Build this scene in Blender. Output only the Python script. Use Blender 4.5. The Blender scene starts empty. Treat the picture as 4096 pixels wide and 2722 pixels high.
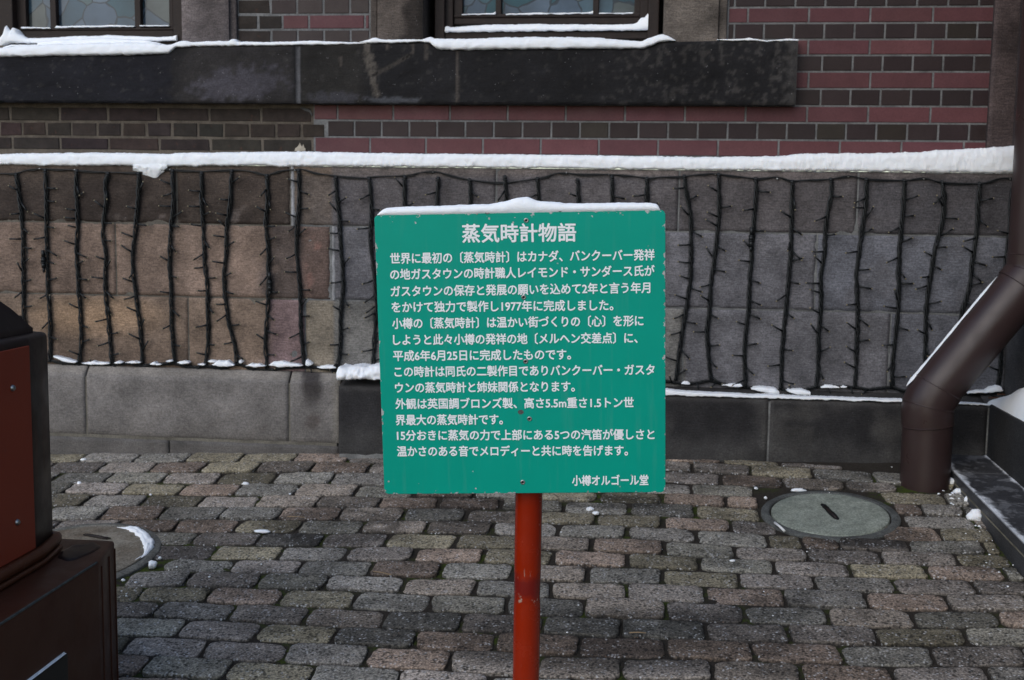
import bpy, bmesh, math, random
import numpy as np
from mathutils import Vector, Matrix, noise

# ------------------------------------------------------------------ camera, world, sun, exposure
scene = bpy.context.scene
R = math.radians
FPX, IW, IH = 4613.0, 4096.0, 2722.0          # lens in photo pixels, photo size
PITCH, YAW, ROLL = R(6.292), R(-6.235), R(0.808)
_cp, _sp, _cy, _sy = math.cos(PITCH), math.sin(PITCH), math.cos(YAW), math.sin(YAW)
FWD = Vector((_sy * _cp, _cy * _cp, -_sp))
_rt = Vector((_cy, -_sy, 0.0)); _up = _rt.cross(FWD)
RIGHT = _rt * math.cos(ROLL) + _up * math.sin(ROLL)
UP = -_rt * math.sin(ROLL) + _up * math.cos(ROLL)
cam = bpy.data.cameras.new('camera'); cam_ob = bpy.data.objects.new('camera', cam)
scene.collection.objects.link(cam_ob)
cam_ob.matrix_world = Matrix(((RIGHT.x, UP.x, -FWD.x, 0), (RIGHT.y, UP.y, -FWD.y, 0), (RIGHT.z, UP.z, -FWD.z, 0), (0, 0, 0, 1)))
cam.sensor_width = 36.0; cam.lens = FPX / IW * 36.0; cam.clip_start = 0.05; cam.clip_end = 500
cam.dof.use_dof = True; cam.dof.focus_distance = 2.52; cam.dof.aperture_fstop = 10.0
scene.camera = cam_ob

SUN_EL, SUN_AZ = R(36), R(208)                 # soft sun behind the camera, from the left
world = bpy.data.worlds.new('World'); scene.world = world; world.use_nodes = True
wn = world.node_tree.nodes; wl = world.node_tree.links
sky = wn.new('ShaderNodeTexSky'); sky.sky_type = 'NISHITA'; sky.sun_disc = False
sky.sun_elevation = SUN_EL; sky.sun_rotation = SUN_AZ; sky.air_density = 1.0; sky.dust_density = 1.2; sky.ozone_density = 1.0
bg = wn['Background']; bg.inputs['Strength'].default_value = 0.15
wl.new(sky.outputs['Color'], bg.inputs['Color'])
sun = bpy.data.lights.new('sun', 'SUN'); sun.energy = 0.85; sun.angle = R(60); sun.color = (0.95, 0.975, 1.0)
sun_ob = bpy.data.objects.new('sun', sun); scene.collection.objects.link(sun_ob)
sun_dir = Vector((math.sin(SUN_AZ) * math.cos(SUN_EL), math.cos(SUN_AZ) * math.cos(SUN_EL), math.sin(SUN_EL)))
sun_ob.location = sun_dir * 20
sun_ob.rotation_euler = sun_dir.to_track_quat('Z', 'Y').to_euler()
vs = scene.view_settings
vs.view_transform = 'Standard'; vs.look = 'None'; vs.exposure = 0.22; vs.gamma = 1.0; vs.use_curve_mapping = False

# ------------------------------------------------------------------ surveying: photo pixel -> point on a known plane
def ray(x, y):
    return FWD + RIGHT * ((x - IW / 2) / FPX) - UP * ((y - IH / 2) / FPX)
def onY(x, y, Y):
    d = ray(x, y); return d * (Y / d.y)
def onX(x, y, X):
    d = ray(x, y); return d * (X / d.x)
GA, GB, GC = -1.511, 0.0324, 0.1176            # sloping ground z = GA + GB x + GC y
def gz(x, y): return GA + GB * x + GC * y
def onG(x, y):
    d = ray(x, y); return d * (GA / (d.z - GB * d.x - GC * d.y))
GN = Vector((-GB, -GC, 1)).normalized()
GX = Vector((1, 0, GB)).normalized(); GY = GN.cross(GX)
YB, YA, YPL, YPR = 4.78, 4.68, 4.62, 4.56      # brick face, stone base face, left plinth, right plinth
XR = 1.436                                     # face of the wing that comes forward on the right
rnd = random.Random(7)
def nz(x, y, z=0.0, s=1.0): return noise.noise(Vector((x * s, y * s, z * s)))
def fbm(x, y, z=0.0, s=1.0, o=4):
    return noise.fractal(Vector((x * s, y * s, z * s)), 1.0, 2.0, o)
def lerp(a, b, t): return a + (b - a) * t
def ipl(pts, x):
    if x <= pts[0][0]: return pts[0][1]
    for (a, b), (c, d) in zip(pts, pts[1:]):
        if x <= c: return b + (d - b) * (x - a) / max(c - a, 1e-9)
    return pts[-1][1]
def sstep(a, b, x):
    t = min(1, max(0, (x - a) / (b - a))); return t * t * (3 - 2 * t)

# ------------------------------------------------------------------ mesh and object helpers
class MB:
    def __init__(self): self.v = []; self.f = []; self.m = []; self.c = []; self.sm = []; self.col = (1, 1, 1)
    def add(self, v, f, m=0, col=None, smooth=False, cols=None):
        n = len(self.v); self.v += [tuple(p) for p in v]
        self.f += [tuple(i + n for i in q) for q in f]
        self.m += [m] * len(f); self.sm += [smooth] * len(f)
        self.c += list(cols) if cols else [col or self.col] * len(v)
    def grid(self, P, m=0, cols=None, col=None, smooth=True, closed_u=False):
        nu, nv = len(P), len(P[0]); v = [p for r in P for p in r]; f = []
        for i in range(nu if closed_u else nu - 1):
            a, b = i * nv, ((i + 1) % nu) * nv
            for j in range(nv - 1): f.append((a + j, b + j, b + j + 1, a + j + 1))
        cc = [c for r in cols for c in r] if cols else None
        self.add(v, f, m, col, smooth, cc)
    def box(self, x0, x1, y0, y1, z0, z1, m=0, col=None, b=0.0):
        if b <= 0:
            v = [(x, y, z) for x in (x0, x1) for y in (y0, y1) for z in (z0, z1)]
            f = [(0, 1, 3, 2), (4, 6, 7, 5), (0, 4, 5, 1), (2, 3, 7, 6), (0, 2, 6, 4), (1, 5, 7, 3)]
            self.add(v, f, m, col); return
        bm = bmesh.new(); bmesh.ops.create_cube(bm, size=1.0)
        for q in bm.verts: q.co = Vector((lerp(x0, x1, q.co.x + .5), lerp(y0, y1, q.co.y + .5), lerp(z0, z1, q.co.z + .5)))
        bmesh.ops.bevel(bm, geom=bm.edges[:], offset=b, segments=2, affect='EDGES', profile=0.5)
        self.bm(bm, m, col)
    def bm(self, bm, m=0, col=None, smooth=False):
        bm.verts.index_update()
        self.add([q.co[:] for q in bm.verts], [[q.index for q in f.verts] for f in bm.faces], m, col, smooth); bm.free()
    def tube(self, pts, r, n=6, m=0, col=None, caps=True):
        pts = [Vector(p) for p in pts]; rings = []; nrm = None
        for i, p in enumerate(pts):
            t = (pts[min(i + 1, len(pts) - 1)] - pts[max(i - 1, 0)]).normalized()
            if nrm is None: nrm = t.orthogonal().normalized()
            nrm = (nrm - t * nrm.dot(t)).normalized(); bn = t.cross(nrm)
            rr = r[i] if isinstance(r, (list, tuple)) else r
            rings.append([p + (nrm * math.cos(2 * math.pi * k / n) + bn * math.sin(2 * math.pi * k / n)) * rr for k in range(n)])
        v = [q for g in rings for q in g]; f = []
        for i in range(len(rings) - 1):
            for k in range(n): f.append((i * n + k, i * n + (k + 1) % n, (i + 1) * n + (k + 1) % n, (i + 1) * n + k))
        if caps: f += [tuple(range(n))[::-1], tuple((len(rings) - 1) * n + k for k in range(n))]
        self.add(v, f, m, col, True)
    def lathe(self, o, ax, prof, n=40, m=0, col=None, smooth=True):
        ax = Vector(ax).normalized(); u = ax.orthogonal().normalized(); w = ax.cross(u)
        P = [[Vector(o) + ax * h + (u * math.cos(2 * math.pi * k / n) + w * math.sin(2 * math.pi * k / n)) * r for (r, h) in prof] for k in range(n)]
        self.grid(P, m, None, col, smooth, True)
    def build(self, name, mats, parent=None, auto=None):
        me = bpy.data.meshes.new(name); me.from_pydata(self.v, [], self.f)
        for mm in (mats if isinstance(mats, (list, tuple)) else [mats]): me.materials.append(mm)
        me.polygons.foreach_set('material_index', self.m); me.polygons.foreach_set('use_smooth', self.sm)
        ca = me.color_attributes.new('tint', 'FLOAT_COLOR', 'POINT')
        ca.data.foreach_set('color', [q for c in self.c for q in (c[0], c[1], c[2], 1.0)])
        bm = bmesh.new(); bm.from_mesh(me); bmesh.ops.recalc_face_normals(bm, faces=bm.faces[:]); bm.to_mesh(me); bm.free()
        if auto is not None:
            me.polygons.foreach_set('use_smooth', [True] * len(me.polygons)); me.set_sharp_from_angle(angle=R(auto))
        o = bpy.data.objects.new(name, me); scene.collection.objects.link(o)
        if parent is not None:
            o.parent = parent; o.matrix_parent_inverse = Matrix.Translation(parent.location).inverted() if parent.type == 'EMPTY' else Matrix()
        return o
def tag(o, label=None, cat=None, group=None, kind=None):
    for k, q in (('label', label), ('category', cat), ('group', group), ('kind', kind)):
        if q: o[k] = q
    return o
def thing(name, label, cat, loc, group=None):
    o = bpy.data.objects.new(name, None); o.location = loc; o.empty_display_size = 0.1; scene.collection.objects.link(o)
    return tag(o, label, cat, group)

# ------------------------------------------------------------------ materials
class NT:
    def __init__(self, name):
        self.mat = bpy.data.materials.new(name); self.mat.use_nodes = True
        self.t = self.mat.node_tree; self.b = self.t.nodes['Principled BSDF']
        self.co = self.n('ShaderNodeTexCoord').outputs['Object']
    def n(self, k, **kw):
        q = self.t.nodes.new(k)
        for a, b in kw.items(): setattr(q, a, b)
        return q
    def l(self, a, b): self.t.links.new(a, b)
    def set(self, sock, v):
        if hasattr(v, 'is_output'): self.l(v, sock)
        else: sock.default_value = v
    def map(self, sx, sy, sz, off=(0, 0, 0)):
        q = self.n('ShaderNodeMapping'); q.inputs['Scale'].default_value = (sx, sy, sz); q.inputs['Location'].default_value = off
        self.l(self.co, q.inputs['Vector']); return q.outputs[0]
    def noise(self, s, d=4, rough=.55, vec=None):
        q = self.n('ShaderNodeTexNoise'); q.inputs['Scale'].default_value = s; q.inputs['Detail'].default_value = d; q.inputs['Roughness'].default_value = rough
        self.l(vec or self.co, q.inputs['Vector']); return q.outputs['Fac']
    def vor(self, s, feat='F1', vec=None, out='Distance'):
        q = self.n('ShaderNodeTexVoronoi', feature=feat); q.inputs['Scale'].default_value = s
        self.l(vec or self.co, q.inputs['Vector']); return q.outputs[out]
    def ramp(self, f, *st):
        q = self.n('ShaderNodeValToRGB'); e = q.color_ramp.elements
        while len(e) < len(st): e.new(.5)
        for k, (p, c) in zip(e, st): k.position = p; k.color = (c, c, c, 1) if not isinstance(c, (tuple, list)) else (*c, 1)
        self.l(f, q.inputs[0]); return q.outputs[0]
    def mix(self, f, a, b, mode='MIX'):
        q = self.n('ShaderNodeMix', data_type='RGBA', blend_type=mode)
        self.set(q.inputs[0], f)
        for s, v in ((q.inputs[6], a), (q.inputs[7], b)):
            if isinstance(v, (tuple, list)): v = (*v[:3], 1)
            elif isinstance(v, (int, float)): v = (v, v, v, 1)
            self.set(s, v)
        return q.outputs[2]
    def math(self, op, a, b=0.0):
        q = self.n('ShaderNodeMath', operation=op); self.set(q.inputs[0], a); self.set(q.inputs[1], b); return q.outputs[0]
    def attr(self, name='tint'): return self.n('ShaderNodeAttribute', attribute_name=name).outputs['Color']
    def sep(self, v=None):
        q = self.n('ShaderNodeSeparateXYZ'); self.l(v or self.co, q.inputs[0]); return q.outputs
    def bump(self, h, st=.3, dist=.01, prev=None):
        q = self.n('ShaderNodeBump'); q.inputs['Strength'].default_value = st; q.inputs['Distance'].default_value = dist
        self.l(h, q.inputs['Height'])
        if prev: self.l(prev, q.inputs['Normal'])
        return q.outputs[0]
    def done(self, col, rough=.6, bump=None, spec=.3, **kw):
        self.set(self.b.inputs['Base Color'], (*col, 1) if isinstance(col, tuple) else col)
        self.set(self.b.inputs['Roughness'], rough); self.b.inputs['Specular IOR Level'].default_value = spec
        if bump: self.l(bump, self.b.inputs['Normal'])
        for k, q in kw.items(): self.set(self.b.inputs[k.replace('_', ' ')], q)
        return self.mat

def m_stone(name, tool=.35, speck=.12, grain=.5, rough=.85):
    t = NT(name); c = t.attr()
    c = t.mix(1.0, c, t.ramp(t.noise(5, 6, .65), (.3, .62), (.7, 1.3)), 'MULTIPLY')
    c = t.mix(tool, c, t.mix(1.0, c, t.ramp(t.noise(1, 3, .6, t.map(34, 34, 190)), (.3, .5), (.7, 1.5)), 'MULTIPLY'))
    c = t.mix(grain, c, t.mix(1.0, c, t.ramp(t.noise(170, 3, .7), (.3, .5), (.7, 1.5)), 'MULTIPLY'))
    sp = t.ramp(t.vor(70), (.07, 1.0), (.13, 0.0))
    sp = t.math('MULTIPLY', sp, t.ramp(t.noise(30, 2), (.55, 0.0), (.62, 1.0)))
    c = t.mix(t.math('MULTIPLY', sp, speck), c, (.45, .44, .45))
    h = t.math('ADD', t.noise(1, 3, .6, t.map(30, 30, 220)), t.math('MULTIPLY', t.noise(90, 5, .7), .8))
    return t.done(c, rough, t.bump(h, .45, .004), .25)
M_ASH = m_stone('ashlar_stone', .55, .3, .8)
M_GRAN = m_stone('plinth_granite', .3, .15, .7)
M_SILL = m_stone('sill_stone', .15, .5, .6)
M_STEP = m_stone('step_granite', .1, .3, .6, .5)
t = NT('mortar'); M_MORT = t.done(t.mix(1.0, t.mix(1.0, t.attr(), t.ramp(t.noise(14, 5), (.3, .6), (.7, 1.25)), 'MULTIPLY'), t.ramp(t.noise(200, 3), (.3, .75), (.7, 1.2)), 'MULTIPLY'), .95, t.bump(t.noise(150, 4), .5, .003), .1)
t = NT('glazed_tile')
c = t.mix(1.0, t.attr(), t.ramp(t.noise(9, 4), (.3, .88), (.7, 1.1)), 'MULTIPLY')
c = t.mix(1.0, c, t.ramp(t.noise(220, 3), (.3, .88), (.7, 1.12)), 'MULTIPLY')
M_TILE = t.done(c, t.ramp(t.noise(20, 3), (.3, .38), (.7, .6)), t.bump(t.noise(25, 3), .15, .003), .18)
t = NT('old_brick')
c = t.mix(1.0, t.attr(), t.ramp(t.noise(18, 6, .65), (.3, .65), (.7, 1.35)), 'MULTIPLY')
c = t.mix(t.math('MULTIPLY', t.ramp(t.noise(40, 4, .7), (.62, 0.0), (.72, 1.0)), .5), c, (.10, .045, .03))
M_OLD = t.done(c, .85, t.bump(t.noise(60, 5, .7), .5, .004), .2)
t = NT('paver_concrete')
c = t.mix(1.0, t.attr(), t.ramp(t.noise(14, 5, .6), (.3, .72), (.7, 1.25)), 'MULTIPLY')
v1 = t.vor(95, 'F1'); n1 = t.noise(40, 2)
dk = t.math('MULTIPLY', t.ramp(t.vor(80, 'F1', t.map(1, 1, 1, (9, 2, 4))), (.30, 1.0), (.46, 0.0)), t.ramp(t.noise(30, 2), (.42, 0.0), (.52, 1.0)))
c = t.mix(t.math('MULTIPLY', dk, .85), c, t.mix(1.0, c, .18, 'MULTIPLY'))
lt = t.math('MULTIPLY', t.ramp(v1, (.24, 1.0), (.38, 0.0)), t.ramp(n1, (.48, 0.0), (.58, 1.0)))
c = t.mix(t.math('MULTIPLY', lt, .55), c, (.52, .52, .52))
br = t.math('MULTIPLY', t.ramp(t.vor(95, 'F1', t.map(1, 1, 1, (3, 5, 7))), (.14, 1.0), (.22, 0.0)), t.ramp(t.noise(37, 2), (.58, 0.0), (.66, 1.0)))
c = t.mix(t.math('MULTIPLY', br, .5), c, (.20, .10, .06))
c = t.mix(1.0, c, t.ramp(t.noise(170, 3, .65), (.34, .38), (.5, 1.0), (.66, 1.9)), 'MULTIPLY')
M_PAV = t.done(c, t.ramp(t.noise(9, 3), (.3, .6), (.7, .9)), t.bump(t.math('ADD', t.noise(260, 3), t.math('MULTIPLY', t.noise(70, 3), .7)), .55, .004), .3)
t = NT('joint_soil')
ms = t.math('MULTIPLY', t.ramp(t.noise(3.2, 3), (.5, 0.0), (.6, 1.0)), t.ramp(t.noise(45, 4), (.4, 0.0), (.6, 1.0)))
c = t.mix(ms, t.mix(t.noise(120, 3), (.013, .0115, .010), (.060, .050, .040)), t.mix(t.noise(200, 2), (.022, .032, .006), (.075, .10, .018)))
M_SOIL = t.done(c, .95, t.bump(t.noise(150, 4), .8, .006), .1)
t = NT('snow'); 
M_SNOW = t.done(t.mix(t.noise(40, 4), (.84, .87, .905), (.91, .93, .95)), .7, t.bump(t.math('ADD', t.noise(60, 5, .65), t.math('MULTIPLY', t.noise(260, 3), .35)), .35, .006), .2, Subsurface_Weight=.25)
M_SNOW.node_tree.nodes['Principled BSDF'].inputs['Subsurface Radius'].default_value = (.012, .014, .016)
t = NT('window_wood')
c = t.mix(t.noise(1, 4, .6, t.map(60, 60, 6)), (.008, .0048, .004), (.022, .0118, .0085))
c = t.mix(t.math('MULTIPLY', t.ramp(t.noise(1, 5, .7, t.map(40, 40, 90)), (.62, 0.0), (.7, 1.0)), .4), c, (.09, .06, .045))
M_WOOD = t.done(c, .6, t.bump(t.noise(1, 4, .6, t.map(25, 25, 120)), .3, .003), .3)
t = NT('stained_glass')
v = t.map(1, 0.0, 1); wv = t.n('ShaderNodeVectorMath', operation='ADD'); nn = t.n('ShaderNodeTexNoise'); nn.inputs['Scale'].default_value = 6; t.l(v, nn.inputs['Vector'])
sc = t.n('ShaderNodeVectorMath', operation='SCALE'); t.l(nn.outputs['Color'], sc.inputs[0]); sc.inputs['Scale'].default_value = .10; t.l(v, wv.inputs[0]); t.l(sc.outputs[0], wv.inputs[1])
wv = wv.outputs[0]
cell = t.sep(t.vor(8.5, 'F1', wv, 'Color'))[0]
c = t.ramp(cell, (0.0, (.012, .055, .068)), (.3, (.04, .062, .09)), (.55, (.07, .095, .125)), (.75, (.025, .07, .085)), (.9, (.075, .085, .08)))
edge = t.ramp(t.vor(8.5, 'DISTANCE_TO_EDGE', wv), (.018, 1.0), (.034, 0.0))
c = t.mix(1.0, c, t.ramp(t.noise(5, 4), (.3, .6), (.7, 1.4)), 'MULTIPLY')
M_GLASS = t.done(t.mix(t.math('MULTIPLY', edge, .85), c, (.02, .025, .03)), .07, t.bump(t.noise(7, 2), .12, .01), .3)
t = NT('green_enamel')
s = t.sep(); u, w = s[0], s[2]            # sign-local coordinates, metres from the centre
ex = t.math('SUBTRACT', .3, t.math('ABSOLUTE', u)); ez = t.math('SUBTRACT', .2977, t.math('ABSOLUTE', w))
ed = t.math('MINIMUM', ex, ez)
top = t.math('SUBTRACT', .2977, w)
e2 = t.math('MINIMUM', ed, t.math('MULTIPLY', top, .55))
thr = t.math('ADD', t.noise(55, 3, .6), t.math('MULTIPLY', t.noise(160, 2), .18))
chip = t.ramp(t.math('SUBTRACT', thr, t.math('MULTIPLY', e2, 17.0)), (.64, 0.0), (.66, 1.0))
spots = t.math('MULTIPLY', t.ramp(t.vor(42), (.07, 1.0), (.10, 0.0)), t.ramp(t.math('SUBTRACT', t.noise(14, 2), t.math('MULTIPLY', e2, 2.6)), (.50, 0.0), (.53, 1.0)))
chip = t.math('MAXIMUM', chip, spots)
prim = t.mix(t.ramp(t.noise(60, 3), (.52, 0.0), (.68, 1.0)), (.42, .43, .42), (.16, .075, .05))
gr = t.mix(t.noise(9, 5, .6), (.0, .28, .200), (.0, .33, .240))
gr = t.mix(t.math('MULTIPLY', t.ramp(t.noise(1, 4, .6, t.map(60, 60, 4)), (.55, 0.0), (.75, 1.0)), .12), gr, (.15, .30, .27))
M_GREEN = t.done(t.mix(chip, gr, prim), t.mix(chip, .38, .8), t.bump(t.math('ADD', t.math('MULTIPLY', chip, -1.0), t.math('MULTIPLY', t.noise(30, 3), .15)), .3, .001), .18)
t = NT('sign_letter_paint'); M_LET = t.done(t.mix(t.noise(60, 4), (.78, .80, .81), (.90, .91, .91)), .5, None, .3)
t = NT('orange_post_paint')
s = t.sep()
scr = t.math('MULTIPLY', t.ramp(t.noise(1, 3, .6, t.map(90, 90, 22)), (.63, 0.0), (.66, 1.0)), t.ramp(t.noise(7, 2), (.52, 0.0), (.6, 1.0)))
zz = t.math('ADD', s[2], t.math('MULTIPLY', t.math('SUBTRACT', t.noise(35, 3), .5), .05))
band = t.ramp(t.math('ABSOLUTE', t.math('ADD', zz, .815)), (.012, 1.0), (.035, 0.0))
c = t.mix(t.noise(6, 4), (.215, .013, .002), (.28, .018, .0025))
c = t.mix(t.math('MULTIPLY', band, .75), c, (.12, .010, .010))
rag = t.math('MULTIPLY', t.ramp(t.math('ABSOLUTE', t.math('ADD', zz, .842)), (.004, 1.0), (.010, 0.0)), t.ramp(t.noise(60, 3), (.60, 0.0), (.68, 1.0)))
c = t.mix(t.math('MAXIMUM', rag, t.math('MULTIPLY', scr, .6)), c, (.36, .25, .19))
M_POST = t.done(c, t.ramp(t.noise(20, 3), (.3, .16), (.7, .30)), t.bump(t.math('ADD', t.math('MULTIPLY', band, .6), t.math('MULTIPLY', t.noise(40, 3), .4)), .4, .003), .5)
t = NT('brown_pipe_paint')
c = t.mix(t.noise(5, 4), (.027, .015, .0145), (.038, .0225, .0215))
c = t.mix(t.math('MULTIPLY', t.ramp(t.noise(1, 4, .6, t.map(9, 9, 30)), (.55, 0.0), (.75, 1.0)), .35), c, (.03, .026, .018))
c = t.mix(t.math('MULTIPLY', t.ramp(t.vor(60), (.04, 1.0), (.07, 0.0)), t.ramp(t.noise(12, 2), (.6, 0.0), (.65, 1.0))), c, (.12, .10, .09))
M_PIPE = t.done(c, t.ramp(t.noise(12, 4), (.3, .27), (.7, .45)), t.bump(t.noise(18, 3), .12, .004), .4)
def m_bronze(name, a, b):
    t = NT(name); c = t.mix(t.noise(4, 5, .6), a, b)
    c = t.mix(t.math('MULTIPLY', t.ramp(t.noise(1, 4, .7, t.map(20, 20, 3)), (.55, 0.0), (.72, 1.0)), .5), c, (.075, .024, .011))
    c = t.mix(t.math('MULTIPLY', t.ramp(t.vor(90), (.05, 1.0), (.09, 0.0)), t.ramp(t.noise(15, 2), (.58, 0.0), (.64, 1.0))), c, (.16, .15, .14))
    return t.done(c, t.ramp(t.noise(14, 4), (.3, .28), (.7, .5)), t.bump(t.noise(35, 4), .2, .002), .25)
M_BRZ = m_bronze('dark_bronze_paint', (.012, .0075, .0065), (.021, .012, .010))
M_BRZ2 = m_bronze('red_brown_bronze_paint', (.042, .015, .009), (.070, .025, .014))
t = NT('rust_red_panel_paint')
c = t.mix(t.noise(5, 5, .6), (.22, .032, .013), (.30, .045, .019))
c = t.mix(t.math('MULTIPLY', t.ramp(t.noise(8, 5, .7), (.6, 0.0), (.75, 1.0)), .3), c, (.12, .05, .045))
M_RED = t.done(c, .5, t.bump(t.noise(50, 3), .12, .002), .35)
t = NT('copper_moulding')
c = t.mix(t.noise(1, 4, .7, t.map(40, 40, 15)), (.065, .018, .008), (.14, .045, .018))
c = t.mix(t.math('MULTIPLY', t.ramp(t.noise(1, 3, .7, t.map(90, 70, 12)), (.66, 0.0), (.72, 1.0)), .6), c, (.30, .20, .16))
M_COP = t.done(c, .4, t.bump(t.noise(60, 3), .25, .002), .5, Metallic=.35)
t = NT('weathered_copper_edge'); M_VERD = t.done(t.mix(t.ramp(t.noise(60, 4), (.3, 0.0), (.7, 1.0)), (.035, .036, .034), (.075, .09, .088)), .6)
t = NT('bright_steel'); M_STEEL = t.done((.34, .34, .33), .3, None, .5, Metallic=.9)
t = NT('dark_hole'); M_HOLE = t.done((.008, .008, .008), .8)
t = NT('black_cable'); M_CAB = t.done(t.mix(t.noise(90, 2), (.005, .006, .007), (.011, .013, .014)), .42, None, .35)
t = NT('clear_bulb'); M_BULB = t.done((.20, .17, .11), .2, None, .5)
def m_conc(name, a, b, d):
    t = NT(name)
    c = t.mix(t.ramp(t.noise(9, 5, .6), (.3, 0.0), (.7, 1.0)), a, b)
    c = t.mix(1.0, c, t.ramp(t.noise(150, 4, .75), (.3, .45), (.7, 1.5)), 'MULTIPLY')
    c = t.mix(1.0, c, t.ramp(t.noise(28, 5, .7), (.3, .7), (.7, 1.25)), 'MULTIPLY')
    c = t.mix(t.math('MULTIPLY', t.ramp(t.noise(5, 6, .7), (.56, 0.0), (.68, 1.0)), .6), c, d)
    c = t.mix(t.math('MULTIPLY', t.ramp(t.vor(90), (.05, 1.0), (.09, 0.0)), .5), c, (.04, .04, .04))
    return t.done(c, .85, t.bump(t.noise(160, 5, .7), .5, .004), .25)
M_LID = m_conc('lid_concrete', (.23, .25, .205), (.30, .32, .27), (.16, .18, .155))
M_RING = m_conc('ring_concrete', (.075, .078, .074), (.12, .123, .115), (.03, .03, .03))
M_LID2 = m_conc('brown_lid_concrete', (.14, .11, .078), (.24, .215, .17), (.36, .33, .27))
M_RING2 = m_conc('brown_ring_concrete', (.12, .115, .10), (.19, .185, .16), (.07, .06, .05))
t = NT('dry_straw'); M_STRAW = t.done((.30, .21, .12), .7)
t = NT('white_paper'); M_PAPER = t.done((.75, .74, .72), .8)
t = NT('dead_leaf'); M_LEAF = t.done(t.mix(t.noise(60, 3), (.05, .022, .012), (.13, .05, .02)), .8)

# ------------------------------------------------------------------ ground sheet (joint soil) and paving
g = MB()
xs = [-40, -15, -6, -4] + [-3.4 + .1 * i for i in range(50)] + [2.2, 4, 8, 20, 40]
ys = [-60, -20, -6, -1, 1.2, 1.9] + [2.3 + .1 * i for i in range(27)] + [5.4, 8, 20, 60]
P = []
for x in xs:
    r_ = []
    for y in ys:
        yy = min(max(y, -2.0), 6.0); xx = min(max(x, -4), 4)
        z = gz(xx, yy) - .0068 + .004 * fbm(x, y, 0, 6)
        r_.append((x, y, z))
    P.append(r_)
g.grid(P, 0, None, (1, 1, 1))
tag(g.build('ground', M_SOIL), 'dark earthy bed showing in the joints between the paving setts', 'ground', kind='structure')

ROWB = {-1: [(400, 1800), (1300, 1796), (2672, 1823), (2992, 1838), (3600, 1890), (4050, 1925)], 0: [(400, 1813.5), (850, 1810.8), (1300, 1808.9), (2672, 1843.9), (2992, 1861), (3508, 1886), (4050, 1925)], 1: [(400, 1849), (850, 1848.3), (1300, 1846.4), (2672, 1882), (2992, 1899), (3508, 1930.7), (4050, 1968)], 2: [(400, 1888.5), (850, 1891), (1300, 1888.5), (2672, 1927.8), (2992, 1945), (3863, 1977), (4050, 1985)], 3: [(400, 1931.3), (850, 1935.2), (1300, 1935.2), (2672, 1973.5), (2992, 1986.9), (3863, 2027), (4050, 2035)], 4: [(400, 1977), (850, 1981.8), (1300, 1985), (2039, 1995), (2176, 2004), (2550, 2011.6), (2992, 2034), (3863, 2068.6), (4050, 2076)], 5: [(400, 2026.2), (850, 2027.8), (1300, 2031.6), (1648, 2033), (2039, 2038), (2176, 2050), (2550, 2057.4), (2992, 2082), (3863, 2114), (4050, 2120)], 6: [(400, 2080.6), (850, 2078.7), (1300, 2080.6), (1648, 2084), (2039, 2087), (2176, 2093.6), (2550, 2105), (2992, 2130), (3508, 2160.8), (3863, 2163.9), (4050, 2168)], 7: [(668, 2126.5), (850, 2128.4), (1300, 2131), (1648, 2133.6), (2039, 2139), (2176, 2147), (2550, 2154.7), (2992, 2186), (3508, 2205), (3863, 2213), (4050, 2218)], 8: [(668, 2176), (850, 2182), (1300, 2185.8), (1648, 2189), (2039, 2195), (2176, 2200), (2550, 2213.8), (2992, 2237), (3508, 2258.6), (3863, 2263.7), (4050, 2270)], 9: [(668, 2235.5), (850, 2235.5), (1300, 2242), (1648, 2246), (2039, 2254), (2176, 2257.6), (2550, 2271), (2992, 2292), (3508, 2311.9), (3863, 2319.5), (4050, 2324)], 10: [(514, 2285.5), (850, 2285.5), (1300, 2298), (1648, 2313.5), (2039, 2317), (2176, 2324.7), (2550, 2335), (2992, 2351), (3557, 2372.4), (4022, 2379)], 11: [(461, 2344.9), (848, 2350.6), (1297, 2358.2), (1648, 2373.5), (2039, 2385), (2176, 2389.5), (2550, 2398), (2992, 2422), (3557, 2439.7), (4022, 2444)], 12: [(461, 2405.9), (848, 2409.7), (1297, 2430.7), (1648, 2446), (2039, 2454), (2176, 2465), (2550, 2476), (2992, 2495), (3557, 2514), (4022, 2509)], 13: [(461, 2466.9), (848, 2480.3), (1297, 2503), (1648, 2522), (2039, 2531), (2176, 2537.5), (2550, 2550.8), (2992, 2567.5), (3557, 2583.7), (4022, 2581)], 14: [(469, 2539.4), (848, 2556.5), (1297, 2573.7), (1648, 2592.8), (2039, 2613.7), (2176, 2617.5), (2550, 2632.8), (2992, 2643), (3557, 2669), (4022, 2662.6)], 15: [(469, 2615.6), (848, 2634.7), (1297, 2659.5), (1648, 2678.6), (2039, 2703), (2176, 2712), (2550, 2718.6), (3046, 2728), (3557, 2758), (4022, 2752)], 16: [(472, 2701.4), (848, 2716.7), (1297, 2747), (1648, 2770), (2039, 2798), (2550, 2810), (3046, 2820), (4022, 2845)]}
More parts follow.
